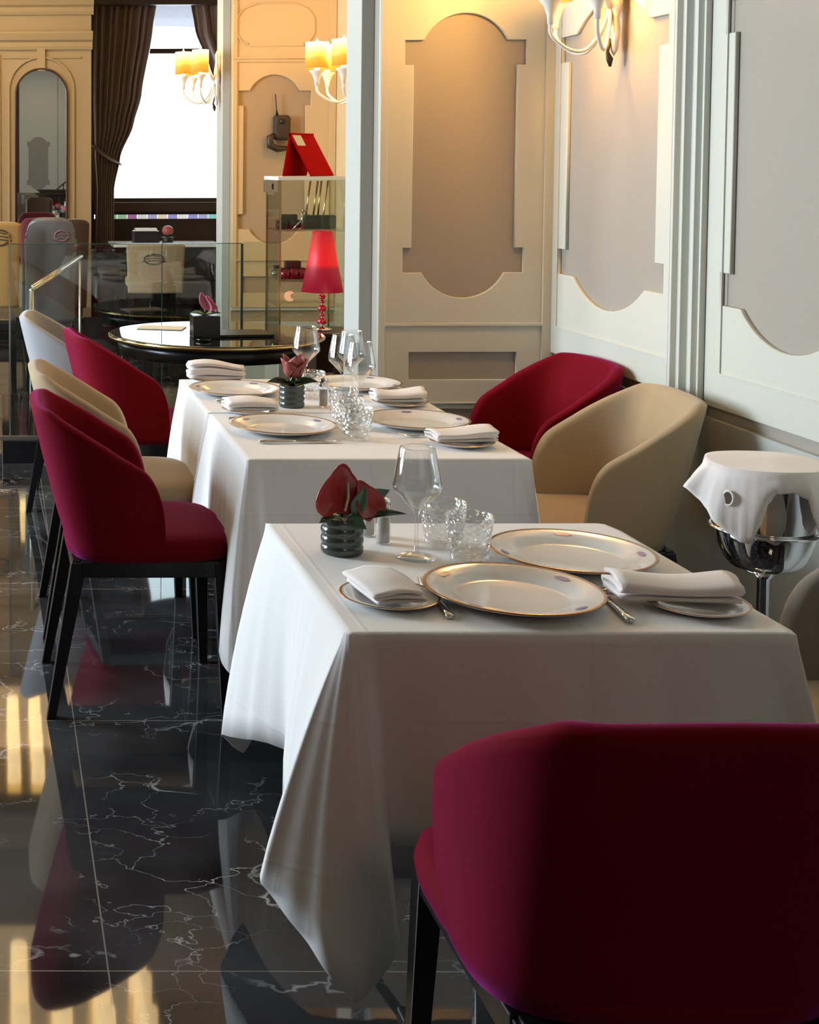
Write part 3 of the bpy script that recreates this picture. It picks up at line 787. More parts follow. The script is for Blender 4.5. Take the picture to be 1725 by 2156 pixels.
bm = newbm(); box(bm, -0.2, 1.0, 12.0, 12.85, 0.0, 0.20); struct(obj('floor_step', bm, K['blackstone']))

# ------------------------------------------------------------------ tables
def cloth(name, label, anchors_hems, m, z=.76, seed=0):
    """anchors_hems: closed list of (ax, ay, hx, hy, hz): a point of the table edge and the hem below it"""
    rnd = random.Random(seed)
    n = 8; P = []
    A = anchors_hems; N_ = len(A)
    for i in range(N_):
        p0, p1, p2, p3 = A[(i - 1) % N_], A[i], A[(i + 1) % N_], A[(i + 2) % N_]
        m_ = n + int(10 * math.hypot(p2[2] - p1[2], p2[3] - p1[3]) / .1)
        for k in range(m_):
            t = k / m_
            cr = [0.5 * (2 * b + (c - a) * t + (2 * a - 5 * b + 4 * c - d) * t * t + (3 * b - a - 3 * c + d) * t ** 3) for a, b, c, d in zip(p0, p1, p2, p3)]
            ln = [b + (c - b) * t for b, c in zip(p1, p2)]
            q = [ln[0], ln[1]] + [.45 * a_ + .55 * b_ for a_, b_ in zip(cr[2:], ln[2:])]
            P.append(q)
    cx = sum(p[0] for p in A) / N_; cy = sum(p[1] for p in A) / N_
    T = [0, .02, .05, .10, .18, .28, .4, .52, .64, .76, .88, 1.0]
    bm = newbm(); rings = []
    tot = 0; last = None
    for i, (ax, ay, hx, hy, hz) in enumerate(P):
        if last: tot += math.hypot(hx - last[0], hy - last[1])
        last = (hx, hy)
        ring = []
        off = Vector((hx - ax, hy - ay)); ctr = Vector((ax - cx, ay - cy)); ctr.normalize()
        for t in T:
            zz = z - (z - hz) * t
            if t == 0: x, y = ax - ctr.x * .006, ay - ctr.y * .006
            else:
                g = t ** 0.92
                bulge = .006 + .012 * math.sin(PI * min(1, t * 1.0)) * min(1, off.length / .1)
                r_ = 0.0035 * math.sin(tot * 42 + seed) * t + .002 * math.sin(tot * 90) * t
                x = ax + off.x * g + ctr.x * (bulge * (1 if t < 1 else .5) + r_); y = ay + off.y * g + ctr.y * (bulge * (1 if t < 1 else .5) + r_)
            if 0 < t < .03: zz = z - .003
            ring.append(bm.verts.new((x, y, zz)))
        rings.append(ring)
    for i in range(len(rings)):
        A_, B_ = rings[i], rings[(i + 1) % len(rings)]
        for k in range(len(T) - 1): bm.faces.new((A_[k], B_[k], B_[k + 1], A_[k + 1]))
    inner = [r[0] for r in rings]
    bm.faces.new(inner)
    o = obj(name, bm, m, None, True); thicken(o, .0016, -1)
    for p in o.data.polygons:
        if len(p.vertices) > 4: p.use_smooth = False
    tag(o, label, 'tablecloth')
    return o

def std_cloth(x0, x1, y0, y1, tip=.2, hem=.385, ff=1.0, fb=1.0):
    """default draping, corners hanging as long points"""
    L = []
    def corner(cx, cy, dx, dy, first):   # dx,dy outward signs
        F = ff if dy < 0 else fb
        pts = [(cx - dx * .04, cy, cx + dx * .03, cy + dy * .02 * F, hem - .01), (cx - dx * .012, cy, cx + dx * .035, cy + dy * .06 * F, .27), (cx, cy, cx + dx * .01, cy + dy * .09 * F, tip),
               (cx, cy - dy * .01, cx + dx * .045, cy + dy * .04 * F, .26), (cx, cy - dy * .03, cx + dx * .06, cy - dy * .01, .335), (cx, cy - dy * .08, cx + dx * .025, cy - dy * .10, hem)]
        return pts if first else pts[::-1]
    # front right -> front left
    fr = corner(x1, y0, 1, -1, False); fl = corner(x0, y0, -1, -1, True); bl = corner(x0, y1, -1, 1, False); br = corner(x1, y1, 1, 1, True)
    w, h = x1 - x0, y1 - y0
    L += fr
    L += [(x1 - w * .35, y0, x1 - w * .33, y0 - .02 * ff, hem), (x1 - w * .6, y0, x1 - w * .6, y0 - .028 * ff, hem - .005)]
    L += fl
    L += [(x0, y0 + h * .4, x0 - .018, y0 + h * .4, hem - .01), (x0, y0 + h * .65, x0 - .018, y0 + h * .66, hem)]
    L += bl
    L += [(x0 + w * .35, y1, x0 + w * .35, y1 + .02 * fb, hem), (x0 + w * .65, y1, x0 + w * .65, y1 + .02 * fb, hem)]
    L += br
    L += [(x1, y1 - h * .35, x1 + .02, y1 - h * .35, hem), (x1, y1 - h * .65, x1 + .02, y1 - h * .65, hem)]
    return L

def table(label, x0, x1, y0, y1):
    t = thing('dining_table', label, 'table', ((x0 + x1) / 2, (y0 + y1) / 2, 0))
    w, h = (x1 - x0) / 2 - .012, (y1 - y0) / 2 - .012
    bm = newbm(); box(bm, -w, w, -h, h, .728, .757); obj('tabletop', bm, K['darkwood'], t, bevel=.004)
    bm = newbm(); lathe(bm, [(0, .06), (.03, .06), (.03, .70), (.10, .727), (0, .7275)], 20); obj('column', bm, K['chrome'], t, True)
    for sx in (-1, 1):
        for sy in (-1, 1):
            bm = newbm()
            tube(bm, catmull([(sx * .02, sy * .02, .30), (sx * .08, sy * .09, .27), (sx * .17, sy * .19, .17), (sx * .215, sy * .235, .08), (sx * .225, sy * .245, .02)], 6), .011, 10)
            l = obj('leg', bm, K['chrome'], t, True)
            bm = newbm(); box(bm, sx * .225 - .022, sx * .225 + .022, sy * .245 - .022, sy * .245 + .022, 0, .03); obj('foot', bm, K['black'], l, bevel=.004)
    return t

ax0, ax1, ay0, ay1 = .592, 1.335, 2.262, 2.962
table('near table under a long white cloth, chrome foot showing at the floor', ax0, ax1, ay0, ay1)
near = [(ax1, 2.40, 1.362, 2.40, .385), (ax1, 2.33, 1.40, 2.34, .36), (ax1, 2.285, 1.43, 2.27, .30), (ax1 - .004, 2.262, 1.40, 2.19, .20), (ax1 - .02, ay0, 1.385, 2.21, .30), (ax1 - .06, ay0, 1.36, 2.25, .375),
        (1.10, ay0, 1.11, 2.238, .38), (.92, ay0, .925, 2.232, .385), (.75, ay0, .76, 2.24, .388), (.64, ay0, .668, 2.262, .388),
        (.606, ay0, .668, 2.20, .257), (.598, ay0, .62, 2.172, .205), (.594, 2.262, .581, 2.165, .176), (.592, 2.266, .52, 2.19, .25), (.592, 2.272, .443, 2.245, .335), (.592, 2.29, .475, 2.30, .37),
        (.592, 2.35, .525, 2.38, .392), (.592, 2.45, .525, 2.45, .37), (.592, 2.58, .565, 2.62, .345), (.592, 2.66, .60, 2.72, .345), (.592, 2.78, .565, 2.80, .335), (.592, 2.90, .512, 2.93, .292),
        (.592, 2.945, .503, 3.00, .265), (.594, 2.962, .56, 3.06, .20), (.61, 2.962, .62, 3.02, .30), (.70, 2.962, .71, 2.99, .38), (.95, 2.962, .95, 2.985, .385), (1.25, 2.962, 1.27, 2.99, .38),
        (1.31, 2.962, 1.39, 3.02, .25), (1.3236, 2.955, 1.42, 3.0, .25), (ax1, 2.90, 1.40, 2.92, .36), (ax1, 2.70, 1.352, 2.70, .385)]
cloth('tablecloth', 'white linen cloth on the near table, long corner point reaching toward the floor', near, K['linen'], seed=1)
bx0, bx1 = .672, 1.420
table('middle table under a white cloth beside the crimson chair', bx0, bx1, 3.617, 4.290)
B1 = std_cloth(bx0, bx1, 3.617, 4.284, fb=0.0)
# its left drape, pushed by the chair seats
B1[8:14] = [(.715, 3.617, .74, 3.60, .37), (.69, 3.617, .73, 3.56, .27), (.674, 3.617, .675, 3.54, .165), (.672, 3.622, .612, 3.56, .20), (.672, 3.64, .592, 3.615, .235), (.672, 3.70, .625, 3.69, .33)]
cloth('tablecloth', 'white linen cloth on the middle table, front drop behind the wine glass', B1, K['linen'], seed=3)
table('farthest laid table under a white cloth, holding the dusty red flower', bx0, bx1, 4.302, 4.974)
B2 = std_cloth(bx0, bx1, 4.304, 4.974, ff=0.0)
cloth('tablecloth', 'white linen cloth on the farthest laid table, before the round black table', B2, K['linen'], seed=5)

# round black table
rt = thing('round_table', 'round glossy black table with a thin brass rim by the stair glass', 'table', (1.03, 6.42, 0))
bm = newbm(); lathe(bm, [(0, .725), (.495, .725), (.502, .732), (.502, .747), (.498, .7495), (.494, .75), (.48, .75), (0, .75)], 64); obj('tabletop', bm, K['blackgloss'], rt, True)
bm = newbm(); lathe(bm, [(.5025, .733), (.506, .733), (.506, .744), (.5025, .744), (.5025, .733)], 64); obj('brass_rim', bm, K['brass'], rt, True)
bm = newbm(); lathe(bm, [(0, .66), (.45, .66), (.47, .7245), (0, .7245)], 64); obj('apron', bm, K['blackwood'], rt, True)
bm = newbm(); lathe(bm, [(0, .0), (.28, 0), (.28, .02), (.06, .05), (.05, .659), (0, .659)], 32); obj('pedestal', bm, K['blackwood'], rt, True)

# ------------------------------------------------------------------ tableware
def make_plate(label, loc, r=.156, fancy=True, cat='plate'):
    t = thing('charger_plate', label, cat, loc)
    s = r / .156
    bm = newbm()
    lathe(bm, [(0, .006), (.09 * s, .006), (.1 * s, .008), (.108 * s, .013), (.148 * s, .0225), (.1545 * s, .0235), (.156 * s, .0225), (.150 * s, .0185), (.105 * s, .006), (.095 * s, .0005), (.088 * s, .0), (.085 * s, .002), (0, .002)], 72)
    obj('dish', bm, K['china'], t, True)
    bm = newbm(); lathe(bm, [(.1500 * s, .0234), (.1548 * s, .02385), (.1566 * s, .0226), (.1548 * s, .0212)], 72); obj('gold_rim', bm, K['gold'], t, True)
    for a in (0.5, 2.35, 3.9, 5.35) if fancy else ():
        bm = newbm(); c = Vector((math.cos(a) * .131 * s, math.sin(a) * .131 * s, .0195))
        grid(bm, lambda u, v: tuple(c + Vector((math.cos(a) * (u - .5) * .012 - math.sin(a) * (v - .5) * .036 * (1 - abs(u - .5)), math.sin(a) * (u - .5) * .012 + math.cos(a) * (v - .5) * .036 * (1 - abs(u - .5)), (u - .5) * .0027))), 5, 7)
        obj('floral_print', bm, K['blueprint'], t, True)
    return t
TZ = .7605
pl = make_plate('gold-rimmed white plate in front of the near table, between fork and knife', (.93, 2.432, TZ))
dup(pl, (1.136, 2.672, TZ), .8, 'gold-rimmed white plate at the right of the near table, behind the front plate')
pm = make_plate('white plate with thin rim in front of the crimson chair, middle table', (.842, 3.995, TZ))
dup(pm, (.815, 4.652, TZ), .4, 'white plate at the left of the farthest laid table, before the upright napkin')
dup(pm, (1.258, 4.07, TZ), 1.0, 'white plate at the right of the middle table, behind the tall wine glass')
dup(pm, (1.262, 4.77, TZ), 1.9, 'white plate at the right of the farthest laid table, mostly behind glasses')

def make_bread(label, loc, r=.088):
    t = thing('bread_plate', label, 'plate', loc)
    bm = newbm(); s = r / .09
    lathe(bm, [(0, .004), (.05 * s, .004), (.06 * s, .008), (.088 * s, .014), (.09 * s, .0135), (.086 * s, .011), (.058 * s, .001), (.05 * s, 0), (0, .001)], 48)
    obj('dish', bm, K['china'], t, True)
    bm = newbm(); lathe(bm, [(.0865 * s, .01415), (.0895 * s, .0145), (.0906 * s, .0136)], 48); obj('gold_rim', bm, K['gold'], t, True)
    return t
bp0 = make_bread('small bread plate under the folded napkin at the left of the near table', (.705, 2.425, TZ))
dup(bp0, (1.235, 2.385, TZ), 0, 'small bread plate under the rolled napkin at the right front of the near table')
dup(bp0, (.80, 4.30, TZ), 0, 'small bread plate under the napkin between the two left plates')
dup(bp0, (.79, 4.902, TZ), 0, 'small bread plate under the napkin at the far end of the tables')
dup(bp0, (1.30, 3.79, TZ), 0, 'small bread plate under the napkin at the right front of the middle table')
dup(bp0, (1.315, 4.43, TZ), 0, 'small bread plate under the napkin between the two right plates')

def napkin(label, loc, rz, w, l, layers=3, t=.0075, roll=False, tilt=0):
    """a folded cloth: a serpentine section across w, drawn out along l"""
    ctr = []
    g = t * 1.25
    for k in range(layers):
        z = .5 * t + k * g
        xs = [-w / 2 + w * i / 8 for i in range(9)]
        if k % 2: xs = xs[::-1]
        for x in xs: ctr.append((x, z + .003 * math.sin(PI * (x / w + .5)) * (k + .3)))
        if k < layers - 1:
            sx = 1 if k % 2 == 0 else -1
            for a in (-.5, 0, .5): ctr.append((sx * (w / 2 + g * .5 * math.cos(a * 1.6)), z + g * (.5 + a * .8)))
    if roll:
        x, z = ctr[-1]
    L_, R_ = [], []
    for i, p in enumerate(ctr):
        a, b = ctr[max(0, i - 1)], ctr[min(len(ctr) - 1, i + 1)]
        d = Vector((b[0] - a[0], b[1] - a[1])).normalized(); nrm = Vector((-d.y, d.x))
        L_.append((p[0] + nrm.x * t * .42, p[1] + nrm.y * t * .42)); R_.append((p[0] - nrm.x * t * .42, p[1] - nrm.y * t * .42))
    loop = L_ + R_[::-1]
    bm = newbm(); rings = []
    ny = 14
    rnd = random.Random(hash(label) % 1000 if False else len(label))
    ph = rnd.random() * 6
    for j in range(ny):
        v = j / (ny - 1); y = -l / 2 + l * v
        wv = .003 * math.sin(v * 5 + ph)
        rings.append([bm.verts.new((x * (1 + .03 * math.sin(v * 4 + ph)) + .002 * math.sin(z * 400 + ph), y + .002 * math.sin(x * 60 + z * 300), max(0.0003, z * (1 + .12 * math.sin(v * 3.3 + ph)) + wv * (z / (.03)) + tilt * v * z / .02))) for x, z in loop])
    m_ = len(loop)
    for A, B in zip(rings, rings[1:]):
        for k in range(m_): bm.faces.new((A[k], A[(k + 1) % m_], B[(k + 1) % m_], B[k]))
    h = len(L_)
    for R in (rings[0], rings[-1]):
        for k in range(h - 1): bm.faces.new((R[k], R[k + 1], R[m_ - 2 - k], R[m_ - 1 - k]))
    o = obj('folded_napkin', bm, K['napkin'], None, True, loc=loc); o.rotation_euler = (0, 0, rz)
    tag(o, label, 'napkin')
    return o
NZ = TZ + .0150
napkin('folded napkin on the bread plate at the left of the near table', (.700, 2.440, NZ - .002), .13, .086, .145, 3, .0058)
napkin('thick rolled napkin on the bread plate at the right front of the near table', (1.205, 2.412, NZ), PI / 2 - .10, .085, .205, 3, .0095)
napkin('folded napkin between the two left-hand plates', (.80, 4.295, NZ), PI / 2 + .04, .10, .16)
napkin('folded napkin standing at the far end of the tables behind the last left plate', (.79, 4.915, NZ), PI / 2, .075, .20, 4, .010)
napkin('folded napkin at the right front corner of the middle table', (1.30, 3.80, NZ), PI / 2 + .05, .095, .17)
napkin('folded napkin between the two right-hand plates', (1.31, 4.44, NZ), PI / 2 - .05, .095, .16, 3, .009)

def knife_bm():
    bm = newbm()
    # handle: flattened swelling bar along +Y from 0 to .105, blade to .225
    tube(bm, [(0, 0, .006), (0, .004, .006), (0, .03, .0062), (0, .07, .006), (0, .10, .006), (0, .108, .006)], [.004, .0088, .0085, .0068, .0058, .004], 12, True, .55)
    prof = [(-.006, .105), (-.0085, .12), (-.009, .20), (-.005, .225), (0.0, .232), (.006, .215), (.008, .18), (.006, .105)]
    a = [bm.verts.new((x, y, .0045)) for x, y in prof]; b = [bm.verts.new((x, y, .0065)) for x, y in prof]
    bm.faces.new(a[::-1]); bm.faces.new(b)
    for k in range(len(a)): bm.faces.new((a[k], a[(k + 1) % len(a)], b[(k + 1) % len(b)], b[k]))
    return bm
def fork_bm():
    bm = newbm()
    tube(bm, [(0, 0, .004), (0, .003, .004), (0, .03, .0045), (0, .08, .007), (0, .125, .006)], [.004, .0085, .0065, .0035, .0035], 10, True, .5)
    # shoulders and four tines
    def zc(t): return .006 - .004 * math.sin(PI * t) + .008 * t * t
    V = grid(bm, lambda u, v: ((u - .5) * (.007 + .016 * min(1, v * 1.6)), .122 + .028 * v, zc(v * .4)), 5, 6)
    for k in range(4):
        x = (k - 1.5) * .0061
        tube(bm, [(x, .148, zc(.38)), (x, .168, zc(.62)), (x * .95, .188, zc(.85)), (x * .9, .200, zc(1))], [.0021, .0019, .0016, .0008], 6, True, .6)
    return bm
def spoon(bm): pass
def cutlery(kind, label, loc, rz):
    o = obj(kind, knife_bm() if kind == 'knife' else fork_bm(), K['silver'], None, True, loc=loc)
    if kind == 'fork': pass
    o.rotation_euler = (0, 0, rz); tag(o, label, kind)
    return o
cutlery('knife', 'silver knife right of the front plate on the near table', (1.083, 2.300, TZ), -.10)
cutlery('fork', 'silver fork between the left napkin and the front plate on the near table', (.783, 2.325, TZ), -.06)
cutlery('knife', 'silver knife behind the rolled napkin, between the two near plates', (1.30, 2.475, TZ), PI / 2)
cutlery('knife', 'silver knife in front of the plate nearest the crimson chair', (.735, 3.815, TZ), -PI / 2 + .03)
cutlery('fork', 'silver fork beside the napkin between the two left-hand plates', (.71, 4.185, TZ), -PI / 2 - .05)
cutlery('knife', 'silver knife before the last left-hand plate', (.72, 4.48, TZ), -PI / 2 + .03)
cutlery('fork', 'silver fork beside the napkin at the right front of the middle table', (1.345, 3.90, TZ), PI / 2)

def wine_bm():
    H = .225
    outer = [(.038, 0), (.040, .0015), (.030, .004), (.010, .007), (.0045, .013), (.0038, .05), (.0038, .082), (.006, .092), (.014, .102), (.030, .119), (.0455, .135), (.0478, .142), (.0470, .15), (.0430, .175), (.0385, .20), (.0345, .222), (.0338, .2235)]
    inner = [(.0330, .222), (.0370, .20), (.0415, .175), (.0452, .15), (.0460, .1425), (.0440, .137), (.029, .122), (.013, .106), (.004, .100), (0, .0995)]
    bm = newbm(); lathe(bm, [(0, 0)] + outer + inner, 40); return bm
def make_wine(label, loc):
    o = obj('wine_glass', wine_bm(), K['glass'], None, True, loc=loc); tag(o, label, 'wine glass'); return o
wg = make_wine('tall wine glass at the front of the near table, beside the tumblers', (.838, 2.70, TZ))
def cpy(o, loc, label, rz=0, s=1.0):
    c = o.copy(); C.objects.link(c); c.location = loc; c['label'] = label; c.rotation_euler = (0, 0, rz); c.scale = (s, s, s); return c
cpy(wg, (1.075, 4.73, TZ), 'wine glass behind the dusty red flower on the farthest laid table')
cpy(wg, (1.145, 4.50, TZ), 'wine glass standing in front of the pier edge, behind the centre one')
cpy(wg, (1.155, 4.32, TZ), 'wine glass overlapping the pale pier edge above the right napkin')
cpy(wg, (1.20, 4.60, TZ), 'wine glass farthest right of the group on the laid tables')

def make_tumbler(label, loc):
    def rip(a, z): return .0016 * math.sin(a * 9 + z * 140) * math.sin(z * 190 + 2 * math.sin(a * 4)) if .012 < z < .088 else 0
    bm = newbm()
    Zs = [.0 + .09 * k / 14 for k in range(15)]
    outer = [(.0375 + .0085 * (z / .09) , z) for z in Zs]
    outer[0] = (.036, 0)
    n = 48; prof = [(0, 0)] + outer
    lathe(bm, prof + [(.0455, .0915), (.0440, .0915)] , n, ripple=rip)
    # inner wall
    inn = [(.0440, .0915), (.0425, .06), (.0385, .016), (.030, .011), (0, .010)]
    lathe(bm, inn, n); bmesh.ops.remove_doubles(bm, verts=bm.verts, dist=1e-5)
    o = obj('tumbler', bm, K['tumbler'], None, True, loc=loc); tag(o, label, 'tumbler'); return o
tb = make_tumbler('textured glass tumbler in front, right of the wine glass on the near table', (.936, 2.68, TZ))
cpy(tb, (.92, 2.785, TZ), 'textured glass tumbler hidden behind the front tumbler on the near table', 1.0)
cpy(tb, (1.028, 3.875, TZ), 'textured glass tumbler nearest on the middle table', 2.0)
cpy(tb, (1.045, 4.03, TZ), 'textured glass tumbler just behind the nearest one on the middle table', 3.0)
cpy(tb, (1.055, 4.56, TZ), 'textured glass tumbler on the farthest laid table below the wine glasses', 4.0)
cpy(tb, (1.072, 4.20, TZ), 'textured glass tumbler at the back of the middle table by the right napkin', 5.0)

def make_shaker(label, loc):
    t = thing('salt_shaker', label, 'shaker', loc)
    bm = newbm(); lathe(bm, [(0, 0), (.014, 0), (.0155, .003), (.0150, .062), (.013, .068), (0, .068)], 24); obj('glass_body', bm, K['glass'], t, True)
    bm = newbm(); lathe(bm, [(0, .003), (.0125, .003), (.0125, .055), (0, .056)], 20); obj('salt', bm, K['salt'], t, True)
    bm = newbm(); lathe(bm, [(.0135, .066), (.0142, .068), (.0142, .088), (.012, .094), (.004, .097), (0, .097)], 24); obj('cap', bm, K['chrome'], t, True)
    return t
sh = make_shaker('glass salt shaker with chrome cap behind the red anthurium on the near table', (.800, 2.80, TZ))
dup(sh, (.785, 2.86, TZ), 0, 'second shaker of the near table, just left of and behind the first')
dup(sh, (1.058, 4.40, TZ), 0, 'small shaker beside the dusty red flower on the farthest laid table')

def heart(bm, c, ax_u, ax_v, nrm, L, Wd, cup=.25, nr=8, na=28):
    """heart-shaped spathe: tip along +ax_v"""
    au, av, an = Vector(ax_u).normalized(), Vector(ax_v).normalized(), Vector(nrm).normalized()
    c = Vector(c); cen = bm.verts.new(c); rings = []
    for i in range(1, nr + 1):
        r = i / nr; ring = []
        for k in range(na):
            a = 2 * PI * k / na
            x = math.sin(a); x = math.copysign(abs(x) ** 1.0, x)
            yy = math.cos(a)
            hx = Wd / 2 * x * (1 - .25 * yy) ; hy = L * (.5 * yy + .12)
            if abs(a - PI) < .45: hy += L * .12 * (1 - abs(a - PI) / .45)
            if yy > .8: hy += L * .12 * (yy - .8) / .2
            p = c + au * hx * r + av * hy * r + an * (cup * (r * r) * L * (.25 + .35 * abs(x)))
            ring.append(bm.verts.new(p))
        rings.append(ring)
    for k in range(na): bm.faces.new((cen, rings[0][k], rings[0][(k + 1) % na]))
    for A, B in zip(rings, rings[1:]):
        for k in range(na): bm.faces.new((A[k], B[k], B[(k + 1) % na], A[(k + 1) % na]))

def leafm(bm, p0, p1, w, nrm, sag=.02):
    p0, p1 = Vector(p0), Vector(p1); d = p1 - p0; n_ = Vector(nrm).normalized(); s = d.cross(n_).normalized()
    grid(bm, lambda u, v: tuple(p0 + d * v + s * (u - .5) * w * math.sin(PI * (v ** .75)) * 1.0 + n_ * (abs(u - .5) * w * .5 * math.sin(PI * v)) - Vector((0, 0, sag * v * v))), 7, 14)

def pot_bm(r=.041, h=.072, ribs=4):
    prof = [(0, 0), (r * .86, 0)]
    for k in range(ribs * 8 + 1):
        z = h * k / (ribs * 8); prof.append((r * (.93 + .075 * abs(math.sin(PI * k / 8)) ** .7), z + .0005))
    prof += [(r * .86, h), (r * .82, h * .9), (0, h * .88)]
    bm = newbm(); lathe(bm, prof, 40); return bm
# near flower
t = thing('anthurium_pot', 'red anthurium in a ribbed dark pot on the near table', 'flower pot', (.698, 2.735, TZ))
obj('pot', pot_bm(.0425, .074), K['potm'], t, True)
bm = newbm(); heart(bm, (-.010, -.010, .112), (1, .25, .05), (.10, .0, 1), (-.25, -1, .10), .100, .098, .30); thicken(obj('spathe', bm, K['spathe'], t, True), .0018)
bm = newbm(); heart(bm, (.050, -.012, .098), (.8, .4, .25), (-.45, .1, 1), (.30, -.95, .12), .078, .066, .3); thicken(obj('spathe', bm, K['spathe'], t, True), .0018)
bm = newbm(); tube(bm, [(-.002, -.028, .092), (.004, -.030, .12), (.004, -.026, .150)], [.0028, .003, .0015], 8); o = obj('spadix', bm, K['spadix'], t, True); o['label'] = 'pale cream flower spike'
for i, (a, b, w, n_) in enumerate((((.018, -.025, .078), (.036, -.038, .148), .030, (-.3, -1, 0)), ((.0, -.02, .072), (.125, -.02, .088), .036, (0, -.3, 1)), ((0, -.01, .072), (-.055, -.035, .074), .03, (0, -.4, 1)),
                                    ((.02, .02, .08), (.105, .03, .125), .04, (0, -.7, .6)), ((0, -.03, .074), (.035, -.055, .066), .03, (0, -.8, .6)), ((0, .01, .07), (-.03, .05, .09), .03, (0, -.3, 1)))):
    bm = newbm(); leafm(bm, a, b, w, n_, .004); thicken(obj('leaf', bm, K['leaf2'] if i in (0, 3, 4) else K['leaf'], t, True), .0012)
bm = newbm(); tube(bm, [(0, 0, .06), (-.005, -.004, .11)], .003, 6); tube(bm, [(.01, 0, .06), (.045, 0, .10)], .003, 6); obj('stem', bm, K['leaf'], t, True)
# middle flower
t = thing('flower_pot', 'dusty red flower in a ribbed green-grey pot on the farthest laid table', 'flower pot', (.955, 4.40, TZ))
obj('pot', pot_bm(.041, .072), K['potm'], t, True)
for k in range(9):
    a = 2 * PI * k / 8; r_ = .028 if k < 8 else 0
    c = (math.cos(a) * r_ + .008, math.sin(a) * r_ * .8, .118 + .012 * math.sin(3 * a))
    bm = newbm(); heart(bm, c, (-math.sin(a), math.cos(a), .1), (math.cos(a) * .5, math.sin(a) * .5, .85), (-math.cos(a), -math.sin(a), .5), .062, .058, .4, 5, 18)
    thicken(obj('petal', bm, K['spathe2'], t, True), .0016)
for a, l in ((3.3, .085), (2.6, .06), (-.25, .085), (.5, .05), (-1.2, .05), (-2.0, .06)):
    bm = newbm(); leafm(bm, (0, 0, .07), (math.cos(a) * l, math.sin(a) * l * .8, .092 - .012 * math.sin(a)), .04, (0, -.5, 1), .012); thicken(obj('leaf', bm, K['leaf'], t, True), .0012)
bm = newbm(); tube(bm, [(0, 0, .06), (.004, 0, .115)], .006, 6); obj('stem', bm, K['leaf'], t, True)
# cube vase on the round table
t = thing('cube_vase', 'black cube vase with a pink flower on the round table', 'vase', (.955, 6.26, .751))
bm = newbm(); box(bm, -.062, .062, -.062, .062, 0, .104); obj('vase', bm, K['blackwood'], t, bevel=.003)
bm = newbm(); heart(bm, (.0, -.02, .148), (1, 0, -.3), (-.35, 0, 1), (-.1, -1, .3), .085, .055, .5); thicken(obj('flower', bm, K['pink'], t, True), .002)
bm = newbm(); heart(bm, (.02, .0, .142), (1, 0, -.3), (-.35, 0, 1), (.6, -1, .1), .075, .05, .5); thicken(obj('flower', bm, K['pink'], t, True), .002)
for a, l in ((3.1, .07), (0.0, .075), (-.6, .05), (3.8, .05)):
    bm = newbm(); leafm(bm, (0, 0, .104), (math.cos(a) * l, math.sin(a) * l, .116), .035, (0, -.4, 1), .004); thicken(obj('leaf', bm, K['leaf2'] if a == 3.1 else K['leaf'], t, True), .0015)
bm = newbm(); tube(bm, [(0, 0, .09), (0, -.01, .14)], .004, 6); obj('stem', bm, K['leaf'], t, True)
# small objects on the round table
bm = newbm(); box(bm, -.15, .15, -.10, .10, 0, .012); o = obj('menu', bm, K['leather'], loc=(1.12, 6.35, .751), bevel=.002); o.rotation_euler = (0, 0, .1); tag(o, 'closed dark menu lying right of the cube vase on the round table', 'menu')
bm = newbm(); lathe(bm, [(0, 0), (.02, 0), (.035, .008), (.036, .009), (.02, .003), (0, .002)], 28); o = obj('silver_dish', bm, K['silver'], None, True, loc=(.93, 6.13, .751)); tag(o, 'tiny silver dish in front of the cube vase', 'dish')
bm = newbm(); box(bm, -.11, .11, -.07, .07, 0, .004); o = obj('card', bm, K['paper'], loc=(.80, 6.62, .751)); o.rotation_euler = (0, 0, -.3); tag(o, 'pale card lying at the back left of the round table', 'card')

# ------------------------------------------------------------------ champagne bucket
bx, by = 1.782, 3.14
t = thing('champagne_bucket', 'polished silver champagne bucket held by a stand between beige chairs', 'bucket', (bx, by, .606))
bm = newbm(); lathe(bm, [(0, 0), (.055, 0), (.072, .006), (.085, .022), (.096, .05), (.106, .088), (.113, .14), (.119, .235), (.122, .238), (.122, .243), (.117, .243), (.110, .14), (.102, .088), (.09, .05), (.06, .014), (0, .012)], 56)
obj('body', bm, K['chrome'], t, True)
bm = newbm()
for s in (1,):
    tube(bm, [(.112, -.035, .205), (.128, -.03, .20), (.132, 0, .195), (.128, .03, .20), (.112, .035, .205)], .005, 8)
obj('handle', bm, K['chrome'], t, True)
bm = newbm(); 
for k in range(5): bmesh.ops.create_uvsphere(bm, u_segments=8, v_segments=6, radius=.009, matrix=Matrix.Translation((.03 + .012 * math.cos(k * 1.3), -.106, .20 + .013 * math.sin(k * 1.3))))
obj('relief_ornament', bm, K['silver'], t, True)
t = thing('bucket_stand', 'slim chrome stand carrying the champagne bucket', 'stand', (bx, by, 0))
bm = newbm(); R_ = .1125; pts = [(R_ * math.cos(a), R_ * math.sin(a), .700) for a in [2 * PI * k / 40 for k in range(41)]]; tube(bm, pts, .0045, 8); obj('ring', bm, K['chrome'], t, True)
bm = newbm()
for a in (PI * .35, PI * .65):
    tube(bm, catmull([(.1105 * math.cos(a), .1105 * math.sin(a), .698), (.108 * math.cos(a), .106 * math.sin(a), .64), (.07 * math.cos(a), .08 * math.sin(a), .600), (.012 * math.cos(a), .012 * math.sin(a), .585)], 5), .0035, 6)
obj('support_arms', bm, K['chrome'], t, True)
bm = newbm(); lathe(bm, [(0, .02), (.0135, .02), (.0135, .58), (.03, .60), (0, .603)], 24); obj('pole', bm, K['chrome'], t, True)
bm = newbm(); lathe(bm, [(0, 0), (.14, 0), (.14, .006), (.10, .018), (.03, .03), (0, .03)], 40); obj('base', bm, K['chrome'], t, True)
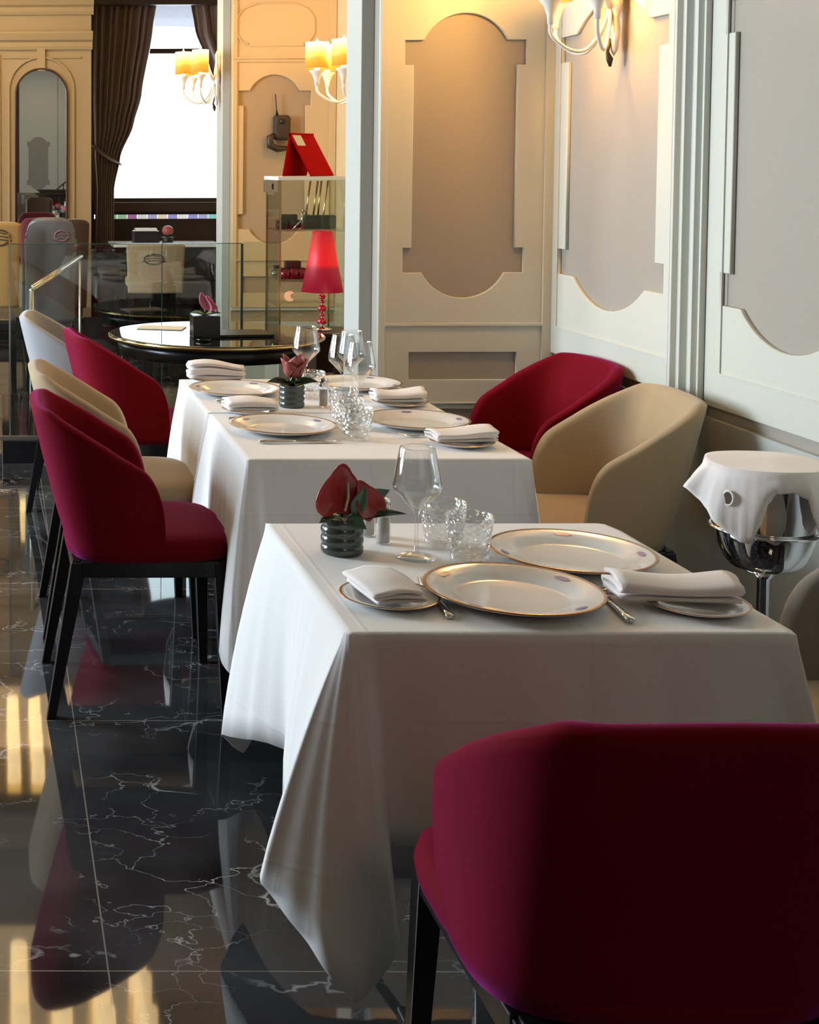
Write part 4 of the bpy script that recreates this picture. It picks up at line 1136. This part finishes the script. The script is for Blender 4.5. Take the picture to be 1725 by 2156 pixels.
# napkin draped over it, with a buttonhole
keys = {170: (.165, .80), 178: (.185, .795), 187: (.168, .772), 194: (.162, .757), 203: (.160, .730), 212: (.150, .708), 220: (.140, .692), 228: (.130, .690), 236: (.130, .73), 243: (.129, .785), 250: (.128, .810), 265: (.128, .813), 279: (.128, .80), 285: (.130, .755), 292: (.135, .72), 303: (.15, .70), 318: (.165, .68), 340: (.15, .72), 0: (.14, .76), 25: (.15, .71), 50: (.13, .77), 90: (.15, .68), 120: (.13, .76), 150: (.135, .77)}
ks = sorted((math.radians(k), v) for k, v in keys.items())
def hem(a):
    a %= 2 * PI
    for i in range(len(ks)):
        a0, v0 = ks[i]; a1, v1 = ks[(i + 1) % len(ks)]
        if a1 < a0: a1 += 2 * PI
        aa = a if a >= a0 else a + 2 * PI
        if a0 <= aa <= a1:
            t_ = (aa - a0) / (a1 - a0); t_ = t_ * t_ * (3 - 2 * t_)
            return v0[0] + (v1[0] - v0[0]) * t_, v0[1] + (v1[1] - v0[1]) * t_
    return ks[0][1]
bm = newbm(); n = 144; rings = []
rows = [0, .3, .6, .85, .97, 1.0] + [1 + k / 9 for k in range(1, 10)]
ztop = .855
holef = []
for i in range(n):
    a = 2 * PI * i / n; hr, hz = hem(a); hr = max(hr, .1265); col = []
    for s in rows[1:]:
        if s <= 1: r_ = .126 * s; z = ztop + .004 * (1 - s) + .0015 * math.sin(3 * a) * s
        else:
            q = s - 1; r_ = .126 + (hr - .126) * (q ** 1.0) + .006 * math.sin(PI * q) + .003 * math.sin(a * 13) * q; z = ztop - (ztop - hz) * (q ** .85)
        col.append(bm.verts.new((r_ * math.cos(a), r_ * math.sin(a), z)))
    rings.append(col)
cen = bm.verts.new((0, 0, ztop + .004))
hole_a = math.radians(219)
for i in range(n):
    A, B = rings[i], rings[(i + 1) % n]
    bm.faces.new((cen, A[0], B[0]))
    for k in range(len(A) - 1): bm.faces.new((A[k], B[k], B[k + 1], A[k + 1]))
o = obj('draped_napkin', bm, K['napkin'], None, True, loc=(bx, by, 0)); thicken(o, .0016, 1); tag(o, 'pinkish white napkin draped over the champagne bucket, hanging in points', 'napkin')
bm = newbm(); a = math.radians(210); cc = Vector((.1445 * math.cos(a), .1445 * math.sin(a), .788)); d1 = Vector((-math.sin(a), math.cos(a), 0)); d2 = Vector((.1 * math.cos(a), .1 * math.sin(a), -1)).normalized(); nn = Vector((math.cos(a), math.sin(a), .1))
pts = [cc + d1 * .012 * math.cos(q) + d2 * .016 * math.sin(q) for q in [2 * PI * k / 24 for k in range(25)]]
tube(bm, pts, .0028, 8); b1 = obj('buttonhole_stitching', bm, K['napkin'], o, True)
bm = newbm(); vs = [bm.verts.new(cc + nn * .001 + d1 * .010 * math.cos(q) + d2 * .014 * math.sin(q)) for q in [2 * PI * k / 20 for k in range(20)]]; bm.faces.new(vs)
b2 = obj('buttonhole', bm, K['emblem'], o); thicken(b2, .002); b2['label'] = 'dark buttonhole'

# ------------------------------------------------------------------ stair enclosure
bm = newbm(); box(bm, .02, 1.27, 7.0, 7.08, 0, .118); box(bm, .02, .10, 7.08, 8.45, 0, .118); box(bm, 1.27, 1.46, 7.0, 7.08, 0, .1179)
o = obj('marble_kerb', bm, K['blackstone'], bevel=.003); struct(o)
gb = thing('glass_balustrade', 'clear glass stair balustrade behind the round table', 'railing', (.65, 7.04, .118))
for x0, x1 in ((.065 - .65, .852 - .65), (.858 - .65, 1.262 - .65)):
    bm = newbm(); box(bm, x0, x1, -.005, .005, 0, 1.02); g_ = obj('glass_panel', bm, K['pane'], gb)
    bm = newbm(); box(bm, x0, x1, -.0055, .0055, 1.0202, 1.0235); box(bm, x1 - .003, x1 + .0005, -.0056, .0056, 0.0, 1.02); obj('panel_edge', bm, K['greenedge'], g_)
bm = newbm(); box(bm, 1.272 - .65, 1.45 - .65, -.005, .005, 0, 1.03); g_ = obj('glass_panel', bm, K['pane'], gb)
bm = newbm(); box(bm, 1.2635 - .65, 1.2705 - .65, -.004, .0015, .0, 1.02); obj('panel_edge', bm, K['greenedge'], g_)
bm = newbm(); box(bm, .06 - .65, .066 - .65, .01, 1.36, 0, 1.02); g_ = obj('glass_panel', bm, K['pane'], gb)
bm = newbm(); box(bm, .056 - .65, .0645 - .65, -.004, .009, 0.0, 1.02); o = obj('edge_strip', bm, K['brushed'], gb)
bm = newbm(); box(bm, -.64, .62, -.02, -.006, 0, .02); obj('base_channel', bm, K['brushed'], gb)
hr_ = thing('handrail', 'brushed steel handrail sloping up behind the stair glass', 'handrail', (.18, 7.3, 0))
bm = newbm(); tube(bm, [(0, 0, .872), (.33, 1.0, .985)], .014, 12); obj('rail', bm, K['brushed'], hr_, True)
bm = newbm(); tube(bm, [(0, 0, .872), (0, 0, 0.0)], .013, 12); obj('post', bm, K['brushed'], hr_, True)
bm = newbm(); tube(bm, [(.32, .97, .975), (.32, .97, .0)], .005, 12); obj('post', bm, K['brushed'], hr_, True)
hr2 = thing('handrail', 'second handrail, a dim steel bar left of and behind the bright one', 'handrail', (.229, 7.75, 0))
bm = newbm(); tube(bm, [(-.03, 0, .853), (.28, .72, .972)], .012, 12); obj('rail', bm, K['brushed'], hr2, True)
bm = newbm(); tube(bm, [(.28, .72, .972), (.28, .72, 0)], .005, 12); obj('post', bm, K['brushed'], hr2, True)
# black stair-side cabinet seen through the glass
bm = newbm(); box(bm, .95, 2.25, 13.2, 13.5, 0, .72)
o = obj('black_sideboard', bm, K['blackstone'], bevel=.01); tag(o, 'low black polished sideboard below the far window', 'sideboard')

# far window table
t = thing('window_table', 'long narrow table with a white top below the far window', 'table', (1.62, 12.75, 0))
bm = newbm(); box(bm, -.56, .45, -.3, .3, .79, .815); obj('tabletop', bm, K['china'], t, bevel=.004)
bm = newbm(); box(bm, -.5, .4, -.25, .25, .3, .79); obj('table_body', bm, K['blackstone'], t)
for sx in (-.5, .38):
    for sy in (-.24, .2): bm = newbm(); box(bm, sx, sx + .06, sy, sy + .05, 0, .3); obj('leg', bm, K['blackwood'], t)
t = thing('small_flower_vase', 'tiny coral flower in a dark vase on the far window table', 'vase', (1.575, 12.6, .815))
bm = newbm(); lathe(bm, [(0, 0), (.05, 0), (.05, .06), (0, .06)], 16); obj('vase', bm, K['black'], t, True)
bm = newbm(); bmesh.ops.create_icosphere(bm, subdivisions=2, radius=.055, matrix=Matrix.Translation((0, 0, .12)) @ Matrix.Diagonal((1, .8, .9, 1))); obj('flower', bm, K['spathe2'], t, True)
bm = newbm(); leafm(bm, (0, 0, .06), (.07, 0, .08), .04, (0, -.5, 1)); leafm(bm, (0, 0, .06), (-.07, 0, .08), .04, (0, -.5, 1)); thicken(obj('leaf', bm, K['leaf'], t, True), .002)
bm = newbm(); box(bm, -.10, .10, -.07, .07, 0, .025); o = obj('white_book', bm, K['china'], loc=(1.38, 12.7, .93)); tag(o, 'thin white book on a dark stack on the far window table', 'book')
bm = newbm(); box(bm, -.12, .12, -.09, .09, 0, .115); o = obj('dark_box', bm, K['leather'], loc=(1.38, 12.7, .815), bevel=.004); tag(o, 'dark box under the white book on the far window table', 'box')

# ------------------------------------------------------------------ glass showcase and lamp table in the alcove
vx0, vx1, vy0, vy1 = 1.50, 1.86, 7.25, 7.62
t = thing('display_cabinet', 'glass display cabinet with dark models inside, below the red folded card', 'cabinet', ((vx0 + vx1) / 2, (vy0 + vy1) / 2, 0))
w, h = (vx1 - vx0) / 2, (vy1 - vy0) / 2
bm = newbm(); box(bm, -w, w, -h, h, 0, .62); obj('base', bm, K['taupe'], t, bevel=.004)
bm = newbm(); box(bm, -w - .01, w + .005, -h - .01, h, 1.462, 1.482); obj('top_board', bm, K['paper'], t, bevel=.002)
for z in (1.195, .925, .79):
    bm = newbm(); box(bm, -w + .008, w - .008, -h + .008, h - .008, z - .006, z); obj('shelf', bm, K['pane'], t)
bm = newbm(); box(bm, -w, w, -h, -h + .004, .62, 1.462); dr = obj('glass_door', bm, K['pane'], t)
bm = newbm(); box(bm, -w - .085, -w - .012, -h - .006, -h, 1.40, 1.462); box(bm, -w - .065, -w - .03, -h - .006, -h, 1.385, 1.3995); obj('lock_plate', bm, K['silver'], dr)
bm = newbm(); box(bm, -w - .042, -w - .034, -h - .012, -h - .006, 1.415, 1.445); obj('keyhole', bm, K['black'], dr)
for sx in (-1, 1):
    bm = newbm(); x = -w if sx < 0 else w - .004; box(bm, x, x + .004, -h + .0045, h, .62, 1.462); obj('side_glass', bm, K['pane'], t)
for px, py in ((-w + .003, -h + .003), (w - .011, -h + .003), (-w + .003, h - .012), (w - .011, h - .012)):
    bm = newbm(); box(bm, px, px + .008, py, py + .008, .62, 1.462); obj('corner_post', bm, K['brass'], t)
# folded red card: a tent
bm = newbm()
A = [(1.50, 7.235, 1.486), (1.565, 7.235, 1.72), (1.685, 7.235, 1.486)]
dx_, dy_ = .165, .02
def tent(bm, y0, y1, th=.008):
    for (xa, za), (xb, zb) in (((1.515, 1.485), (1.552, 1.715)), ((1.552, 1.715), (1.672, 1.485))):
        d = Vector((xb - xa, 0, zb - za)).normalized(); nrm = Vector((-d.z, 0, d.x)) * th
        q = [Vector((xa, y0, za)), Vector((xb, y0, zb)), Vector((xb, y0, zb)) - nrm, Vector((xa, y0, za)) - nrm]
        sh_ = Vector((.178, y1 - y0, 0))
        f = [bm.verts.new(v) for v in q]; g = [bm.verts.new(v + sh_) for v in q]
        bm.faces.new(f); bm.faces.new(g[::-1])
        for k in range(4): bm.faces.new((f[k], f[(k + 1) % 4], g[(k + 1) % 4], g[k]))
tent(bm, 7.26, 7.50)
o = obj('red_folded_card', bm, K['redcard']); tag(o, 'bright red folded card standing like a tent on the glass display cabinet', 'card')
bm = newbm()
a_, b_ = Vector((1.552, 7.26, 1.715)), Vector((1.672, 7.26, 1.485)); d = (b_ - a_); nn = Vector((d.z, 0, -d.x)).normalized() * -.003
sh_ = Vector((.178, .24, 0))
q = [a_ + d * .06 + sh_ * .06, a_ + d * .30 + sh_ * .06, a_ + d * .30 + sh_ * .40, a_ + d * .06 + sh_ * .40]
vs = [bm.verts.new(v + nn) for v in q]; vt = [bm.verts.new(v - nn * .3) for v in q]; bm.faces.new(vs); bm.faces.new(vt[::-1])
for k in range(4): bm.faces.new((vs[k], vs[(k + 1) % 4], vt[(k + 1) % 4], vt[k]))
lab = obj('paper_label', bm, K['paper'], o); lab['label'] = 'small cream label'
# models inside the cabinet
def clutter(name, label, cat, x, y, z, w, h, d, seed, m, m2):
    rnd = random.Random(seed); t = thing(name, label, cat, (x, y, z + .001))
    bm = newbm(); box(bm, -w / 2, w / 2, -d / 2, d / 2, 0.0, h * .55); box(bm, -w * .3, w * .3, -d * .4, d * .4, h * .551, h * .9); obj('body', bm, m, t, bevel=.006)
    for k in range(3):
        bm = newbm(); r_ = h * (.22 + .08 * rnd.random()); cx = (k - 1) * w * .32
        tube(bm, [(cx, -d / 2 - .001, r_ + .002), (cx, -d / 2 - .016, r_ + .002)], r_, 18); obj('lens', bm, m2, t, True)
    return t
clutter('vintage_camera', 'dark old camera at the left of the cabinet upper shelf', 'camera', 1.555, 7.38, 1.195, .085, .09, .06, 1, K['darkmetal'], K['black'])
clutter('vintage_camera', 'second small dark camera behind the silver easel in the cabinet', 'camera', 1.625, 7.50, 1.195, .075, .085, .06, 2, K['darkmetal'], K['black'])
clutter('model_engine', 'dark and red model on the cabinet middle shelf', 'model', 1.60, 7.38, .925, .14, .11, .07, 3, K['darkmetal'], K['redglass'])
clutter('model_wagon', 'small grey model left of the red one in the cabinet', 'model', 1.545, 7.52, .925, .06, .07, .05, 4, K['darkmetal'], K['silver'])
bm = newbm(); box(bm, -.085, .085, -.04, .04, 0, .075); o = obj('olive_box', bm, K['green'], loc=(1.745, 7.40, 1.196), bevel=.004); tag(o, 'dark olive box at the right of the cabinet upper shelf', 'box')
bm = newbm(); tube(bm, [(0, 0, 0), (0, 0, .10)], .005, 6); tube(bm, [(0, 0, .055), (-.05, 0, .0)], .004, 6); tube(bm, [(0, 0, .10), (.03, 0, .102)], .005, 6)
o = obj('small_easel', bm, K['silver'], None, True, loc=(1.638, 7.33, 1.196)); tag(o, 'tiny silver easel in the cabinet between the camera and the olive box', 'easel')
for k, (x, dx_) in enumerate(((1.705, .02), (1.745, .02), (1.765, .015), (1.825, .03))):
    bm = newbm(); z0 = 1.272 if k < 3 else 1.197; yy = 7.40 if k < 3 else 7.50
    tube(bm, [(x - dx_ - .01, yy, z0), (x + .0, yy + .03, 1.455)], .005, 8)
    o = obj('brass_rod', bm, K['brass'], None, True); tag(o, ['leftmost slim brass rod leaning in the top of the glass cabinet', 'second slim brass rod from the left in the top of the glass cabinet', 'third slim brass rod, close beside the second in the glass cabinet', 'rightmost and longest brass rod leaning in the glass cabinet'][k], 'rod', 'brass rods in the cabinet')
# wall radio
t = thing('vintage_handset', 'old bronze-coloured handset with a thin aerial hung on the far taupe panel', 'radio', (1.80, 8.775, 1.75))
bm = newbm(); box(bm, -.035, .075, -.055, -.002, -.05, .11); obj('body', bm, K['darkmetal'], t, bevel=.02)
bm = newbm(); tube(bm, [(-.03, -.04, -.02), (-.06, -.05, -.03), (-.055, -.05, -.085), (-.01, -.05, -.105), (.06, -.045, -.10)], [.018, .022, .026, .022, .014], 12); obj('receiver', bm, K['darkmetal'], t, True)
bm = newbm(); tube(bm, [(-.01, -.03, .11), (-.015, -.03, .15), (-.022, -.03, .245)], [.010, .004, .003], 8); obj('aerial', bm, K['darkmetal'], t, True)
bm = newbm(); tube(bm, [(.02, -.056, .07), (.02, -.062, .07)], .016, 16); obj('dial', bm, K['black'], t, True)

# lamp table with red lamp
t = thing('lamp_table', 'dark brown side table carrying the red lamp beside the pier', 'table', (1.78, 6.93, 0))
bm = newbm(); box(bm, -.2, .3, -.14, .16, .675, .70); obj('tabletop', bm, K['darkwood'], t, bevel=.004)
bm = newbm(); box(bm, -.18, .28, -.12, .14, .50, .675); obj('drawer_box', bm, K['darkwood'], t)
for x in (-.18, .25):
    for y in (-.12, .11): bm = newbm(); box(bm, x, x + .03, y, y + .03, 0, .5); obj('leg', bm, K['darkwood'], t)
t = thing('table_lamp', 'lit red cone lamp with a stem of red glass beads, by the pier', 'lamp', (1.655, 6.93, .701))
prof = [(0, 0), (.05, 0), (.05, .008), (.012, .016)]
bm = newbm(); lathe(bm, prof + [(.006, .02), (.006, .20), (0, .20)], 24); obj('base', bm, K['silver'], t, True)
for k, (r_, z) in enumerate(((.026, .045), (.014, .078), (.024, .112), (.013, .145), (.018, .170))):
    bm = newbm(); bmesh.ops.create_uvsphere(bm, u_segments=16, v_segments=10, radius=r_, matrix=Matrix.Translation((0, 0, z)) @ Matrix.Diagonal((1, 1, .75, 1))); obj('bead', bm, K['redglass'], t, True)
bm = newbm(); lathe(bm, [(.104, 0), (.106, 0), (.072, .17), (.051, .31), (.049, .31), (.070, .17), (.104, 0)], 40); obj('lamp_shade', bm, K['redshade'], t, True, loc=(0, 0, .197))
bm = newbm(); lathe(bm, [(0, 0), (.012, .0), (.015, .03), (.005, .055), (0, .06)], 12); obj('bulb', bm, K['bulb'], t, True, loc=(0, 0, .22))
point('red_lamp_glow', (1.655, 6.80, .80), .25, (1, .35, .2), .03)

# lectern behind the camera, seen only in the far mirror
t = thing('host_lectern', 'dark wooden lectern with an open book, mirrored in the arched glass', 'lectern', (1.12, -0.95, 0))
bm = newbm(); box(bm, -.32, .32, -.22, .22, 0, .95); obj('body', bm, K['darkwood'], t, bevel=.01)
bm = newbm(); box(bm, -.40, .40, -.28, .28, .95, .99); box(bm, -.34, .34, -.24, .24, 1.03, 1.06); box(bm, -.3, .3, -.2, .2, .99, 1.03); obj('top', bm, K['darkwood'], t, bevel=.006)
bm = newbm(); box(bm, -.16, .16, -.12, .12, 0, .02, Matrix.Translation((.18, 0, 1.16)) @ Matrix.Rotation(-.7, 4, 'Y')); obj('slanted_rest', bm, K['blackwood'], t)
bm = newbm(); box(bm, .17, .19, -.02, .02, 1.06, 1.16); obj('rest_post', bm, K['blackwood'], t)
